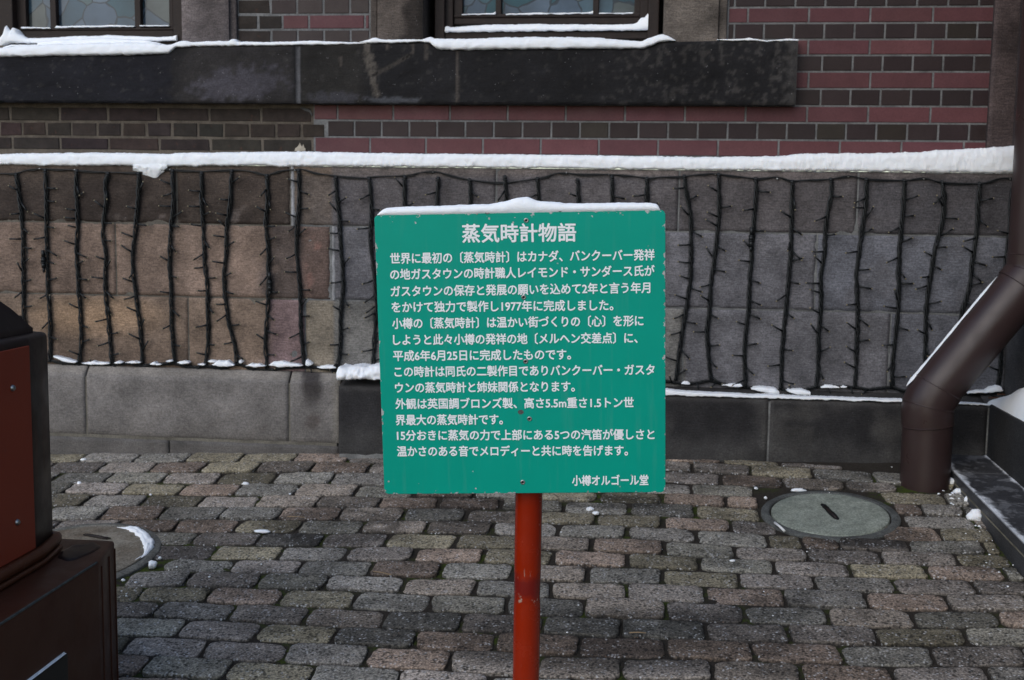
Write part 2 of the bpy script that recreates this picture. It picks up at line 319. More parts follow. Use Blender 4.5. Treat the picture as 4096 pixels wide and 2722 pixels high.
ROWJ = {-1: [334, 560, 790, 1010, 1230, 1460, 1690, 1910, 2130, 2360, 2620, 2890, 3120, 3370, 3600], 0: [334, 547, 754, 968, 1182.5, 1396, 1615, 1840, 2065, 2295, 2530, 2770, 3001, 3252, 3493, 3740], 1: [408, 612, 815, 1037, 1252, 1476, 1700, 1930, 2165, 2400, 2640, 2885.6, 3130.6, 3379, 3592, 3830], 2: [220, 440, 660, 876, 1102, 1331.6, 1560, 1795, 2035, 2275, 2520, 2767, 3015.5, 3060, 3528, 3782, 4010], 3: [275, 501, 729, 953, 1186, 1423, 1660, 1900, 2145, 2395.6, 2648, 2905.5, 3036, 3579, 3688, 3858, 4020], 4: [345, 578, 804, 1031, 1273, 1516.5, 1755, 2004.7, 2256, 2517.6, 2782.6, 3042, 3330, 3617, 3896, 4080], 5: [417, 648.7, 891.7, 1123, 1360, 1613.8, 1863.6, 2120, 2384, 2651, 2924, 3105, 3523, 3759, 3966], 6: [225, 465, 706, 947, 1198, 1448, 1707, 1970, 2231.6, 2508, 2784.5, 3069.8, 3209, 3353.6, 3637, 3936, 3995], 7: [260, 520, 779, 1035, 1293, 1547, 1825, 2095, 2367, 2655, 2941, 3229, 3523, 3827, 4038], 8: [330, 600, 857, 1123, 1387, 1659.5, 1934, 2214, 2510, 2798, 3096, 3400, 3708, 4016], 9: [390, 660, 930, 1203, 1480, 1764, 2054, 2351.7, 2651, 2954, 3260, 3576, 3898.6, 4220], 10: [220, 507, 754.7, 1037, 1306.8, 1613.8, 1903.6, 2203, 2508, 2822.7, 3138, 3464, 3792, 4115], 11: [285, 562, 836.7, 1124.6, 1417, 1718.6, 2027.5, 2338, 2660.6, 2981, 3311, 3654.8, 3994], 12: [330, 628.8, 930, 1229, 1533.7, 1846.4, 2170.5, 2483, 2820.8, 3155.6, 3501.6, 3861.5, 4220], 13: [125, 428, 728, 1033, 1341, 1661, 1983.7, 2317, 2664, 3010, 3367, 3729, 4096], 14: [200, 505, 817.6, 1143.6, 1468.9, 1802.5, 2145, 2489, 2847.5, 3206.7, 3575.9, 3956.7], 15: [260, 583, 914.8, 1250, 1592.8, 1947.5, 2300, 2660, 3030, 3400, 3780, 4160]}
SKIP = {2: [(3060, 3528)], 3: [(3036, 3579)], 4: [(3042, 3617)], 5: [(3105, 3523)], 1: [(3592, 3830)]}
LID_R, LID_L = (.676, 3.988, .199, .2325), (-1.850, 3.548, .252, .286)
bound = {}
for r, kn in ROWB.items():
    bound[r] = [(q.x, q.y) for q in (onG(*k) for k in kn)]
for r in range(17, 25):
    bound[r] = [(x, y - .112) for x, y in bound[r - 1]]
def damp_vignette(sx, sy):  # damp stains, plus lens vignetting painted into the setts at bottom right
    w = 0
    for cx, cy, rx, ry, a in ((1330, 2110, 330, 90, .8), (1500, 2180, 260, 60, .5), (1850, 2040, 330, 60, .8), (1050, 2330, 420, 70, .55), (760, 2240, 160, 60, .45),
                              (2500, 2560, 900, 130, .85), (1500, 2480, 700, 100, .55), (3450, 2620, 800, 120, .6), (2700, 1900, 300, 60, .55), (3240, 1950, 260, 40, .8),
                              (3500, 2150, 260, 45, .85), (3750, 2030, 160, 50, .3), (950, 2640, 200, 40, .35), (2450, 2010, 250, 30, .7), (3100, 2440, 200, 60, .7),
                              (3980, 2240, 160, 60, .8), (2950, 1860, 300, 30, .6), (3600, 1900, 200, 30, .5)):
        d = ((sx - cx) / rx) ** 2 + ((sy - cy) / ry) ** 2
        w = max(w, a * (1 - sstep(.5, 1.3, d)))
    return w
TINTS = [(q[0] * 1.66, q[1] * 1.48, q[2] * 1.22) for q in [(.167, .170, .177), (.184, .157, .148), (.183, .177, .146), (.173, .162, .158), (.157, .163, .167), (.173, .167, .173), (.187, .158, .146), (.172, .167, .140), (.167, .161, .164), (.160, .165, .161)]]
FIX = {(14, 5): 0, (14, 4): 1, (15, 1): 2, (14, 2): 2}
pv = MB(); cnt = 0
def to_px(p):
    d = p.dot(FWD); return IW / 2 + FPX * p.dot(RIGHT) / d, IH / 2 - FPX * p.dot(UP) / d
def paver(x0, x1, r, key):
    global cnt
    rn = random.Random(key * 7919 + 13); xm = (x0 + x1) / 2; W = x1 - x0
    yt0, yt1 = ipl(bound[r], x0), ipl(bound[r], x1); yb0, yb1 = ipl(bound[r + 1], x0), ipl(bound[r + 1], x1)
    ym = (yt0 + yt1 + yb0 + yb1) / 4; H = (yt0 + yt1 - yb0 - yb1) / 2
    for (cx, cy, ri, ro) in (LID_R, LID_L):
        if (xm - cx) ** 2 + (ym - cy) ** 2 < (ro - .02) ** 2: return
        for q in (x0 + W * .25, x0 + W * .75):
            if (q - cx) ** 2 + (ym - cy) ** 2 < (ro - .05) ** 2:
                if q < xm: x0 = max(x0, cx + math.sqrt(max(0, ro * ro - (ym - cy) ** 2)) - .02)
                else: x1 = min(x1, cx - math.sqrt(max(0, ro * ro - (ym - cy) ** 2)) + .02)
    W = x1 - x0; xm = (x0 + x1) / 2
    if W < .04 or H < .02: return
    sx, sy = to_px(Vector((xm, ym, gz(xm, ym))))
    gapx = .0036 + .003 * rn.random() + (.0035 if 1500 < sx < 2800 and sy < 2330 else 0); gapy = .0035 + .0028 * rn.random() + (.0022 if 1500 < sx < 2800 and sy < 2330 else 0)
    hw, hh = W / 2 - gapx, max(H / 2 - gapy, .012)
    cr = min(.016 + .013 * rn.random(), hh * .75, hw * .6)
    dz = rn.gauss(0, .0018); tx, ty = rn.gauss(0, .012), rn.gauss(0, .016)
    sk = rn.gauss(0, .03)
    tint = TINTS[rn.randrange(len(TINTS))]; k0 = .72 + .5 * rn.random()
    if rn.random() < .24: k0 *= .56
    ou = []                                                   # outline of a rounded oblong, worn edges
    for (ax, ay, a0) in ((1, 1, 0), (-1, 1, 90), (-1, -1, 180), (1, -1, 270)):
        for k in range(5):
            a = R(a0 + 22.5 * k); ou.append((ax * (hw - cr) + cr * math.cos(a), ay * (hh - cr) + cr * math.sin(a)))
        nx_ = {(1, 1): 7, (-1, 1): 3, (-1, -1): 7, (1, -1): 3}[(ax, ay)]
        if nx_ == 7: 
            s_ = 1 if ay > 0 else -1
            for k in range(1, 8): ou.append((s_ * lerp(hw - cr, -(hw - cr), k / 8), s_ * hh))
        else:
            s_ = -1 if ax < 0 else 1
            for k in range(1, 4): ou.append((s_ * hw, s_ * lerp(-(hh - cr), hh - cr, k / 4) * (1 if s_ > 0 else 1)))
    sd = rn.random() * 50
    rings = ((1.015, .02, -.024), (1.0, .0, -.007), (.988, .0035, -.0012), (.965, .009, .0006), (.87, .02, .0014), (.5, .04, .0020), (.12, .05, .0022))
    V, C = [], []
    for ri_, (s_, ins, h) in enumerate(rings):
        for (ux, uy) in ou:
            l_ = math.hypot(ux, uy); e = .0055 * nz(ux * 20 + sd, uy * 20, sd) + .0040 * nz(ux * 55, uy * 55 + sd, 2) - .006 * max(0, nz(ux * 30 + sd, uy * 30, sd + 9) - .3)
            fx, fy = 1 - (1 - s_) * .5 * (hh / hw) ** .5 if s_ > .9 else s_, s_
            px, py = ux * fx * (1 + e / l_), uy * fy * (1 + e / l_)
            X = xm + px + sk * py; u_ = (px / W + .5)
            Y = ym + py + lerp((yt0 + yb0) / 2, (yt1 + yb1) / 2, u_) - (yt0 + yt1 + yb0 + yb1) / 4
            Z = gz(X, Y) + h + dz + tx * px + ty * py + (.0028 * fbm(X, Y, 1, 18) if s_ < .97 else 0)
            V.append((X, Y, Z))
            a_, b_ = to_px(Vector((X, Y, Z))); damp_vig = damp_vignette(a_, b_)
            damp_vig = max(damp_vig * .95, sstep(.22, .55, fbm(X, Y, 3, 2.2)) * .4)
            damp_vig = damp_vig * sstep(-.55, .15, fbm(X, Y, 5, 9) + damp_vig - .35)
            kk = k0 * (1 - .80 * damp_vig) * (.30, .36, .60, .90, 1, 1, 1)[ri_]
            C.append(tuple(q * kk for q in tint))
    n = len(ou); F = []
    for i in range(len(rings) - 1):
        for k in range(n): F.append((i * n + k, i * n + (k + 1) % n, (i + 1) * n + (k + 1) % n, (i + 1) * n + k))
    F.append(tuple((len(rings) - 1) * n + k for k in range(n)))
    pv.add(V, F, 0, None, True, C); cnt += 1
for r in range(-1, 24):
    if r in ROWJ:
        js = ROWJ[r]; mid = []
        for j in js:
            kn1, kn2 = ROWB[r], ROWB[r + 1]; mid.append(onG(j, (ipl(kn1, j) + ipl(kn2, j)) / 2).x)
        sk_ = SKIP.get(r, [])
        sp = [(a, b) for (a, b), (ja, jb) in zip(zip(mid, mid[1:]), zip(js, js[1:])) if not any(s0 <= ja and jb <= s1 for s0, s1 in sk_)]
        pitch = .226
        a = mid[0]
        while a > -3.6: sp.append((a - pitch, a)); a -= pitch
        b = mid[-1]
        while b < 1.12: sp.append((b, min(b + pitch, 1.17))); b += pitch
    else:
        o_ = -3.6 + (.113 if r % 2 else 0) + rnd.uniform(-.03, .03); sp = [(o_ + .226 * k, o_ + .226 * (k + 1)) for k in range(22)]
        sp = [(a, min(b, 1.17)) for a, b in sp if a < 1.12]
    for a, b in sp:
        if b - a > .3 and r > 5: continue
        b = min(b, 1.185)
        if b - a < .03: continue
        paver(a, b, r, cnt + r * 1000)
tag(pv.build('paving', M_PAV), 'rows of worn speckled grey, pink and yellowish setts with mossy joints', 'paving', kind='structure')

# ------------------------------------------------------------------ the building
bld = thing('building', 'brick building with a stone base and two stained-glass windows behind the sign', 'building', (0, YA, -1.1))
RED = (.108, .043, .047); DRK = (.031, .021, .021); OLD = (.030, .024, .021)
bw = MB()
def brick(x0, x1, z0, z1, col, m, gap=.0040, jit=0.0, Y=YB):
    if x1 - x0 < .015: return
    k = rnd.uniform(.86, 1.14); c = tuple(q * k * rnd.uniform(.97, 1.03) for q in col)
    j = lambda: rnd.uniform(-jit, jit)
    a = [(x0 + gap + j(), z0 + gap + j()), (x1 - gap + j(), z0 + gap + j()), (x1 - gap + j(), z1 - gap + j()), (x0 + gap + j(), z1 - gap + j())]
    o = rnd.uniform(-.0008, .0008); cx, cz = (x0 + x1) / 2, (z0 + z1) / 2; e = .0022
    fr = [(x + (e if x < cx else -e), Y + o, z + (e if z < cz else -e)) for x, z in a]
    md = [(x, Y + .0018, z) for x, z in a]; bk = [(x, Y + .012, z) for x, z in a]
    f = [(3, 2, 1, 0)]
    for p in (0, 4):
        for i in range(4): f.append((p + i, p + (i + 1) % 4, p + 4 + (i + 1) % 4, p + 4 + i))
    bw.add(fr + md + bk, f, m, c)
def jx(px, py): return onY(px, py, YB).x
def extend(js, per, a, b):
    js = sorted(js)
    while js[0] > a: js.insert(0, js[0] - per)
    while js[-1] < b: js.append(js[-1] + per)
    return [(max(p, a), min(q, b)) for p, q in zip(js, js[1:]) if q > a and p < b]
M_ = {k: onY(2900 + 700 / 1.9732, y / 1.9732, YB).z for k, y in zip((8, 7, 6, 5, 4, 3, 2, 1, 0), (58, 184, 313, 438, 567, 703, 838, 972, 1109))}
M_[-1] = M_[0] - .0685
for k in range(9, 26): M_[k] = M_[k - 1] + .0635
rowj = {7: ((182, 663, 1148, 1643), 120), 5: ((657, 1143, 1640), 375), 3: ((660, 1147, 1642), 635), 1: ((163, 648, 1130, 1622), 910), -1: ((423, 907, 1393, 1885), 1165),
        8: ((78, 318, 556, 793, 1032, 1273, 1517, 1763, 2006), 20), 6: ((73, 307, 545, 783, 1023, 1263, 1505, 1748, 1992), 245), 4: ((767, 1008, 1244, 1482, 1722, 1966), 500),
        2: ((755, 990, 1227, 1467, 1707, 1947), 770), 0: ((20, 254, 487, 720, 955, 1194, 1438, 1683, 1927), 1045)}
rowj3 = {1: ((272, 677, 1088, 1508, 1930), 130), 0: ((198, 395, 592, 793, 995, 1200, 1407, 1615, 1825, 2033, 2245), 250), -1: ((508, 914, 1328, 1748, 2170), 370)}
XT0 = jx(1254, 500); XBR = 1.362; XJ_R = jx(2912, 90)
for k in range(-1, 25):
    z0, z1 = M_[k], M_[k + 1]; redrow = k % 2 != 0; per = .237 if redrow else .1183
    kk = k if k in rowj else (7 if redrow else 8)
    js = [jx(2900 + x / 1.9732, rowj[kk][1] / 1.9732) for x in rowj[kk][0]]
    if k in rowj3:
        j3 = [jx(1200 + x / 1.8154, 380 + rowj3[k][1] / 1.8154) for x in rowj3[k][0]]
        js = j3 + [q for q in js if q > j3[-1] + per * .6]
        x = j3[-1]; fill = []
        nx = min(q for q in js if q > x + .01); n_ = round((nx - x) / per)
        js += [x + (nx - x) * i / n_ for i in range(1, n_)]
    a = XT0 if k <= 1 else XJ_R
    if k == 0: a = jx(1306, 520)
    for p, q in extend(js, per, a, XBR):
        dk = DRK if rnd.random() < .85 else (.030, .023, .019)
        brick(p, q, z0, z1, RED if redrow else dk, 0)
# old hand-made bricks on the left, under the sill
oz = [onY(600, y, YB).z for y in (606, 550.8, 489, 428)]
for i, (js, y) in enumerate((((90, 437, 790, 1158, 1527, 1902, 2285), 580), ((160, 337, 518, 706, 885, 1064, 1248, 1437, 1624, 1812, 2003, 2190), 520), ((72, 430, 782, 1148, 1520, 1893, 2268), 455))):
    J_ = [jx(x / 1.8154, y) for x in js]
    for p, q in extend(J_, .206 if i != 1 else .1035, -3.4, jx(1306, 520) if i == 1 else XT0 - .004):
        brick(p, q, oz[i], oz[i + 1], tuple(c * rnd.uniform(.92, 1.08) for c in (OLD if rnd.random() < .7 else (.036, .026, .0225))), 1, .006, .0022)
# bricks between the two windows
lz = [onY(1190, y, YB).z for y in (182, 119, 59)]
while lz[-1] < 2.1: lz.append(lz[-1] + .064)
XL0, XL1 = jx(948, 100), jx(1479, 100)
for i in range(len(lz) - 1):
    j0 = [(1085.6, 150), (1031, 90), (1082.6, 30)][i % 3 if i < 3 else (1 if i % 2 else 2)]
    redrow = i % 2 == 1; base = jx(*j0)
    if redrow:
        sp = [(XL0, base), (base, base + .106), (base + .106, base + .219)]; x = base + .219
        while x < XL1: sp.append((x, min(x + .237, XL1))); x += .237
    else:
        sp = [(XL0, base)] if base - XL0 < .16 else [(XL0, base - .11), (base - .11, base)]; x = base
        while x < XL1: sp.append((x, min(x + .1125, XL1))); x += .1125
    for n_, (p, q) in enumerate(sp):
        old = p < (base + .05 if redrow else base - .005)
        brick(p, q, lz[i], lz[i + 1], OLD if old else RED if redrow else (.042, .031, .030), 1 if old else 0, .006 if old else .0045, .002 if old else 0)
# mortar behind, with chips of old plaster
zs_ = onY(1200, 180, YB).z
MC = (.165, .166, .166)
bw.box(-3.6, XT0, YB + .004, YB + .03, .2, zs_, 2, (.115, .098, .08)); bw.box(XT0, XBR + .02, YB + .003, YB + .03, .2, zs_, 2, MC)
bw.box(jx(728, 90), jx(1600, 90), YB + .003, YB + .03, zs_, 2.1, 2, MC); bw.box(jx(2780, 90), XBR + .02, YB + .003, YB + .03, zs_, 2.1, 2, MC)
def chip_plate(pts, col, Y=YB - .0015, th=.006):
    p = [onY(x, y, Y) for x, y in pts]; n = len(p)
    bw.add([q for q in p] + [(q.x, Y + th, q.z) for q in p], [tuple(range(n))] + [(i, (i + 1) % n, n + (i + 1) % n, n + i) for i in range(n)], 2, col)
chip_plate([(1178, 604), (1181, 594), (1190, 588), (1196, 579), (1199, 572), (1203, 580), (1207, 588), (1213, 578), (1217, 590), (1222, 597), (1221, 604), (1200, 606)], (.36, .32, .26))
chip_plate([(1196, 428), (1216, 432), (1240, 440), (1249, 456), (1247, 466), (1238, 450), (1216, 443)], (.10, .10, .10))
bw.build('brick_wall', [M_TILE, M_OLD, M_MORT], bld)

# window sill band of dark stone
def blend(c, d, k): return tuple(lerp(a, b, k) for a, b in zip(c, d))
def seg_d(px, py, pl):
    best = 1e9
    for (a, b), (c, d) in zip(pl, pl[1:]):
        t_ = max(0, min(1, ((px - a) * (c - a) + (py - b) * (d - b)) / max((c - a) ** 2 + (d - b) ** 2, 1e-9)))
        best = min(best, math.hypot(px - a - t_ * (c - a), py - b - t_ * (d - b)))
    return best
YS = 4.715
topl = [(-400, 228), (600, 221), (672, 214), (700, 188), (1180, 181), (1470, 172), (1715, 172), (1745, 192), (1770, 199), (2570, 195), (2605, 186), (2640, 168), (3195, 158)]
def sill_col(px, py):
    n1 = fbm(px * .01, py * .01, 0, 1.2); n2 = fbm(px * .01, py * .01, 9, 4)
    c = (.0135, .0135, .0185) if px < 690 else (.0145, .014, .0155)
    w = sstep(660, 760, px + 60 * n1) * (1 - sstep(1150, 1190, px)); c = blend(c, (.032, .029, .029), w)
    d = ((px - 970 - (py - 330) * -.8) / 190) ** 2 + ((py - 335) / 75) ** 2; c = blend(c, (.082, .076, .09), (1 - sstep(.2, 1.3, d + .9 * n2 + .5 * n1)) * .9)
    c = blend(c, (.026, .024, .022), sstep(1195, 1210, px) * (1 - sstep(1420, 1500, px)))
    d = ((px - 1340) / 110) ** 2 + ((py - 395) / 32) ** 2; c = blend(c, (.07, .068, .08), (1 - sstep(.3, 1.3, d + n2)) * .8)
    d = ((px - 1580) / 110) ** 2 + ((py - 402) / 14) ** 2; c = blend(c, (.11, .115, .13), (1 - sstep(.5, 1.2, d + n2 * .8)) * .8)
    d = seg_d(px, py, [(1468, 178), (1482, 240), (1490, 300), (1505, 345), (1508, 385)]) / (20 - 8 * (py > 330)); c = blend(c, (.17, .148, .125), (1 - sstep(.3, 1.2, d + 1.3 * n2)) * .6)
    d = seg_d(px, py, [(1490, 304), (1570, 262), (1645, 218)]); c = blend(c, (.06, .052, .045), 1 - sstep(4, 10, d)); c = blend(c, (.004, .004, .004), 1 - sstep(1.5, 4, abs(d - 0) + (0 if py < 1500 else 9) + 2.5 * (n2 > .1)))
    for sx, y0, y1 in ((1705, 180, 240), (1362, 225, 265), (1830, 200, 410), (1650, 172, 215), (1550, 180, 200)):
        c = blend(c, (.12, .10, .085), (1 - sstep(3, 9, abs(px - sx) + 6 * abs(n2))) * (1 if y0 < py < y1 else 0) * .6)
    w = sstep(.05, .5, n2 + .4 * n1) * sstep(2250, 2750, px); c = blend(c, (.055, .05, .048), w * .8)
    c = blend(c, (.075, .07, .068), sstep(3100, 3190, px + 60 * n2) * .6); c = blend(c, (.06, .056, .052), sstep(.35, .6, n2) * .35)
    if 1183 < px < 1201: c = (.13, .13, .14)
    return tuple(v_ * .78 for v_ in c)
sl = MB(); P, C = [], []
zb = onY(2000, 416, YS).z
sx_ = [-300 + 8 * i for i in range(int(3492 / 8) + 1)]
for px in sx_:
    zt = onY(px, ipl(topl, px), YS).z; X = onY(px, 300, YS).x; r_, c_ = [], []
    r_.append((X, YB + .01, zb + .004)); c_.append((.01, .01, .01))
    for i in range(31):
        f = i / 30; z = lerp(zb, zt, f); q = to_px(Vector((X, YS, z)))
        e = .0035 * fbm(X, z, 0, 14) + .006 * max(0, fbm(X, z, 4, 9) - .25)
        yy = YS + e + (.006 if i in (0, 30) else 0) + (.006 if 1182 < px < 1202 else 0)
        r_.append((X, yy, z + (.004 * nz(X * 20, 1) if i == 0 else 0))); c_.append(sill_col(*q))
    r_.append((X, 4.96, zt + .012)); c_.append((.03, .03, .03))
    P.append(r_); C.append(c_)
sl.grid(P, 0, C); k = len(P[0])
sl.add([p for p in P[-1]] , [tuple(range(k))], 0, (.05, .047, .045))
sl.build('window_sill', M_SILL, bld, 40)

rm = MB(); rm.box(-3.6, XJ_R + .05, 5.04, 5.08, .5, 2.1, 0, (.02, .02, .02)); rm.build('interior_wall', M_MORT, bld)

# stone window jambs
for (x0, x1, e0, e1, col) in ((725, 913, 913, 946, (.115, .098, .096)), (1508, 1690, 1482, 1508, (.088, .072, .062)), (2654, 2873, 2873, 2908, (.135, .115, .099))):
    jb = MB()
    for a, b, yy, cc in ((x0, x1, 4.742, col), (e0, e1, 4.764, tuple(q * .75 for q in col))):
        xa, xb = onY(a, 100, yy).x, onY(b, 100, yy).x; P, C = [], []
        for i in range(15):
            X = lerp(xa, xb, i / 14); r_, c_ = [], []
            edge = i in (0, 14)
            for j_ in range(70):
                z = lerp(.68, 2.1, j_ / 69); q = to_px(Vector((X, yy, z))); n2 = fbm(X, z, 3, 7)
                k_ = 1 + .5 * n2
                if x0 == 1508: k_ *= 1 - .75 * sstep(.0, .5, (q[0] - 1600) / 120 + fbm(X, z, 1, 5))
                r_.append((X, yy + (.006 if edge else 0) + .002 * fbm(X, z, 2, 25), z)); c_.append(tuple(v_ * max(k_, .15) for v_ in cc))
            P.append(r_); C.append(c_)
        jb.grid(P, 0, C)
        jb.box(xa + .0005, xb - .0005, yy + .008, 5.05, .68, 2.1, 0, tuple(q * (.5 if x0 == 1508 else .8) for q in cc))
    jb.build('window_jamb', M_ASH, bld)
# windows: frame (outer woodwork) > sash, pane
YF, YSH, YG = 4.86, 4.895, 4.925
def wx(px, Y): return onY(px, 60, Y).x
def wz(py, Y, px): return onY(px, py, Y).z
def window(outer, board, rail, sash, muntins, glass, px, ztop=2.05):
    f = MB()
    for a, b, yy in outer:
        f.box(wx(a, yy), wx(b, yy), yy, yy + .12, wz(260, yy, px), ztop, 0, None, .004)
    for (a, b, y0, y1, yy) in board:
        f.box(wx(a, yy), wx(b, yy), yy, yy + .08, wz(y1, yy, px), wz(y0, yy, px), 0, None, .003)
    fo = f.build('window', M_WOOD, bld)
    s = MB(); x0, x1 = sash
    for (y0, y1, yy) in rail: s.box(wx(x0, yy), wx(x1, yy), yy, yy + .04, wz(y1, yy, px), wz(y0, yy, px), 0, None, .004)
    zr = wz(rail[0][0], YSH, px)
    for a, b in ((x0, glass[0][0]), (glass[-1][1], x1)) + tuple(muntins): s.box(wx(a, YSH + .003), wx(b, YSH + .003), YSH + .003, YSH + .04, zr - .01, ztop, 0, None, .003)
    s.build('sash', M_WOOD, fo)
    for a, b in glass:
        p = MB(); p.box(wx(a - 4, YG), wx(b + 4, YG), YG, YG + .006, zr - .005, ztop, 0); p.build('pane', M_GLASS, fo)
window([(-420, -300, YF), (-60, 50, YF), (691, 730, YF)], [(-60, 735, 142, 190, YF + .012)], [(111, 122, YSH - .004), (122, 146, YSH)], (60, 693), [(200, 224), (538, 562)], [(104, 200), (224, 538), (562, 676)], 400)
window([(1738, 1778, YF - .01), (1779, 1812, YF + .02), (2560, 2594, YF + .02), (2592, 2637, YF - .01)], [(1776, 2594, 128, 156, YF + .004), (1740, 2640, 132, 157, YF + .01)], [(55, 70, YSH - .006), (70, 98, YSH)], (1815, 2562), [(1982, 2005), (2371, 2395)], [(1850, 1982), (2005, 2371), (2395, 2537)], 2150)

# stone base: three courses of squared blocks
Z0 = onY(1861, 672, YA).z; Z1 = onY(1462, 908, YA).z; Z2 = onY(1163, 1197.5, YA).z; Z3 = onY(700, 1478, YA).z - .10
def ax(px, py): return onY(px, py, YA).x
CO = [(Z1, Z0, 790, (-360, 707, 1173, 1985, 2716, 3431, 4300)), (Z2, Z1, 1050, (-300, 464, 1333, 2200, 3265, 4300)), (Z3, Z2, 1330, (-250, 754, 1221, 1950, 2735, 3562, 4300))]
def ash_col(k, px, py):
    n1 = fbm(px * .004, py * .004, k, 1.0); n2 = fbm(px * .012, py * .012, k + 5, 1.0)
    if k == 0:
        c = (.036, .030, .029) if px < 1173 else (.072, .065, .064) if px < 2716 else (.060, .054, .053) if px < 3431 else (.046, .043, .044)
        if px < 1173:
            c = blend(c, (.068, .056, .050), sstep(735, 680, py + 25 * n2) * .8); c = blend(c, (.062, .053, .049), sstep(.0, .5, n1 + .25) * .45)
            c = blend(c, (.12, .11, .115), sstep(.35, .6, n2) * sstep(780, 860, py) * .6)
        elif px < 2716: c = blend(c, (.045, .042, .044), sstep(-.1, .4, n2 + .3 * math.sin(py * .03)) * .6); c = blend(c, (.085, .072, .064), sstep(715, 695, py))
        else: c = blend(c, (.040, .036, .036), sstep(.0, .5, n2) * .6); c = blend(c, (.075, .063, .057), sstep(735, 705, py) * .7)
    elif k == 1:
        c = (.112, .090, .081)
        if px < 464: c = (.100, .080, .072)
        elif px < 1333:
            c = blend(c, (.050, .043, .043), sstep(1030, 1100, px + 50 * n2)); c = blend(c, (.080, .062, .060), sstep(1180, 1230, px + 40 * n2)); c = blend(c, (.13, .08, .075), sstep(.2, .5, n2) * sstep(1210, 1250, px))
        elif px < 3265: c = (.086, .083, .086)
        else: c = (.077, .078, .085)
        if px > 1333: c = blend(c, (.062, .059, .060), sstep(.1, .5, n1) * .5)
    else:
        c = (.108, .088, .076)
        if px < 754: c = blend(c, (.165, .125, .092), max(0, 1 - ((px - 370) / 330) ** 2 - ((py - 1265) / 100) ** 2)); c = blend(c, (.060, .048, .042), sstep(1330, 1460, py + 40 * n2) * .75)
        elif px < 1221: c = blend(c, (.100, .078, .088), sstep(1040, 1100, px + 30 * n2))
        elif px < 2735: c = (.104, .099, .088)
        elif px < 3562: c = (.086, .083, .085)
        else: c = (.070, .070, .075)
    g_ = (1 + .28 * n2 + .15 * n1) * (1.55 if px < 1221 or (k == 1 and px < 1333) else 1.65)
    if k == 0 and px < 1173: g_ *= .68
    w_ = (1.12, 1.0, .87) if px < 1333 else (.98, .985, 1.03)
    return tuple(v_ * g_ * q_ for v_, q_ in zip(c, w_))
ab = MB()
for k, (z0, z1, py, js) in enumerate(CO):
    for a, b in zip(js, js[1:]):
        x0, x1 = ax(a, py) + .0032, min(ax(b, py) - .0032, XR + .05); za, zb_ = z0 + .0032, z1 - .0032
        if (k, b) in ((0, 1173), (1, 1333)): x1 -= .012
        nx = max(4, int((x1 - x0) / .014)); nzz = max(6, int((zb_ - za) / .014)); P, C = [], []
        for i in range(-1, nx + 2):
            r_, c_ = [], []
            for j_ in range(-1, nzz + 2):
                ii, jj = min(max(i, 0), nx), min(max(j_, 0), nzz); X, Zq = lerp(x0, x1, ii / nx), lerp(za, zb_, jj / nzz)
                ed = i < 0 or j_ < 0 or i > nx or j_ > nzz; e1 = ii in (0, nx) or jj in (0, nzz)
                rg = (.0035 if (k and a < 1221) or a < 700 else .0018)
                jx_ = .004 * fbm(X, Zq, 7, 30) if (e1 and b in (1173, 1333) and ii == nx) else 0
                r_.append((X + jx_, YA + (.02 if ed else .002 if e1 else 0) + rg * fbm(X, Zq, k, 11), Zq)); c_.append(ash_col(k, *to_px(Vector((X, YA, Zq)))))
            P.append(r_); C.append(c_)
        ab.grid(P, 0, C)
ab.box(-3.6, ax(1173, 790) - .01, YA + .0028, YA + .06, Z3, Z0, 1, (.13, .118, .10)); ab.box(ax(1173, 790) - .01, XR + .05, YA + .0024, YA + .06, Z3, Z0, 1, (.17, .172, .17))
for (px, k) in ((1171, 0), (1335, 1)):                      # smeared pale repair mortar
    z0, z1, py, _ = CO[k]; x = ax(px, py); P = []
    for i in range(4):
        r_ = []
        for j_ in range(50):
            z = lerp(z0, z1, j_ / 49); X = x + (i / 3 - .5) * .020 + (.006 * fbm(i, z * 25, k, 1.0) if i in (0, 3) else 0)
            r_.append((X, YA + (.006 if i in (0, 3) else -.0015) + .0015 * fbm(X, z, 0, 40), z))
        P.append(r_)
    ab.grid(P, 1, None, (.30, .30, .31))
ab.box(-3.6, XR + .05, YA + .055, YB + .05, Z3, Z0 - .002, 1, (.06, .055, .05))
ab.build('stone_base', [M_ASH, M_MORT], bld)

# plinths
def block_grid(mb, x0, x1, prof, colf, m=0, step=.012):
    """prof: (y, z) list from bottom to back top; finely cut stone face"""
    pr = []
    for (a, b), (c, d) in zip(prof, prof[1:]):
        n = max(1, int(math.hypot(c - a, d - b) / .014)); pr += [(lerp(a, c, i / n), lerp(b, d, i / n)) for i in range(n)]
    pr.append(prof[-1]); nx = max(3, int((x1 - x0) / .016)); P, C = [], []
    for i in range(-1, nx + 2):
        ii = min(max(i, 0), nx); X = lerp(x0, x1, ii / nx); r_, c_ = [], []
        for (y, z) in pr:
            ed = i < 0 or i > nx
            r_.append((X, y + (.02 if ed else 0) + .002 * fbm(X, z, 1, 12), z + (.0015 * fbm(X, y, 2, 20)))); c_.append(colf(*to_px(Vector((X, y, z)))))
        P.append(r_); C.append(c_)
    mb.grid(P, m, C)
zt, zc, zb_ = onY(700, 1477, YPL + .03).z, onY(700, 1515, YPL).z, onY(700, 1757, YPL).z
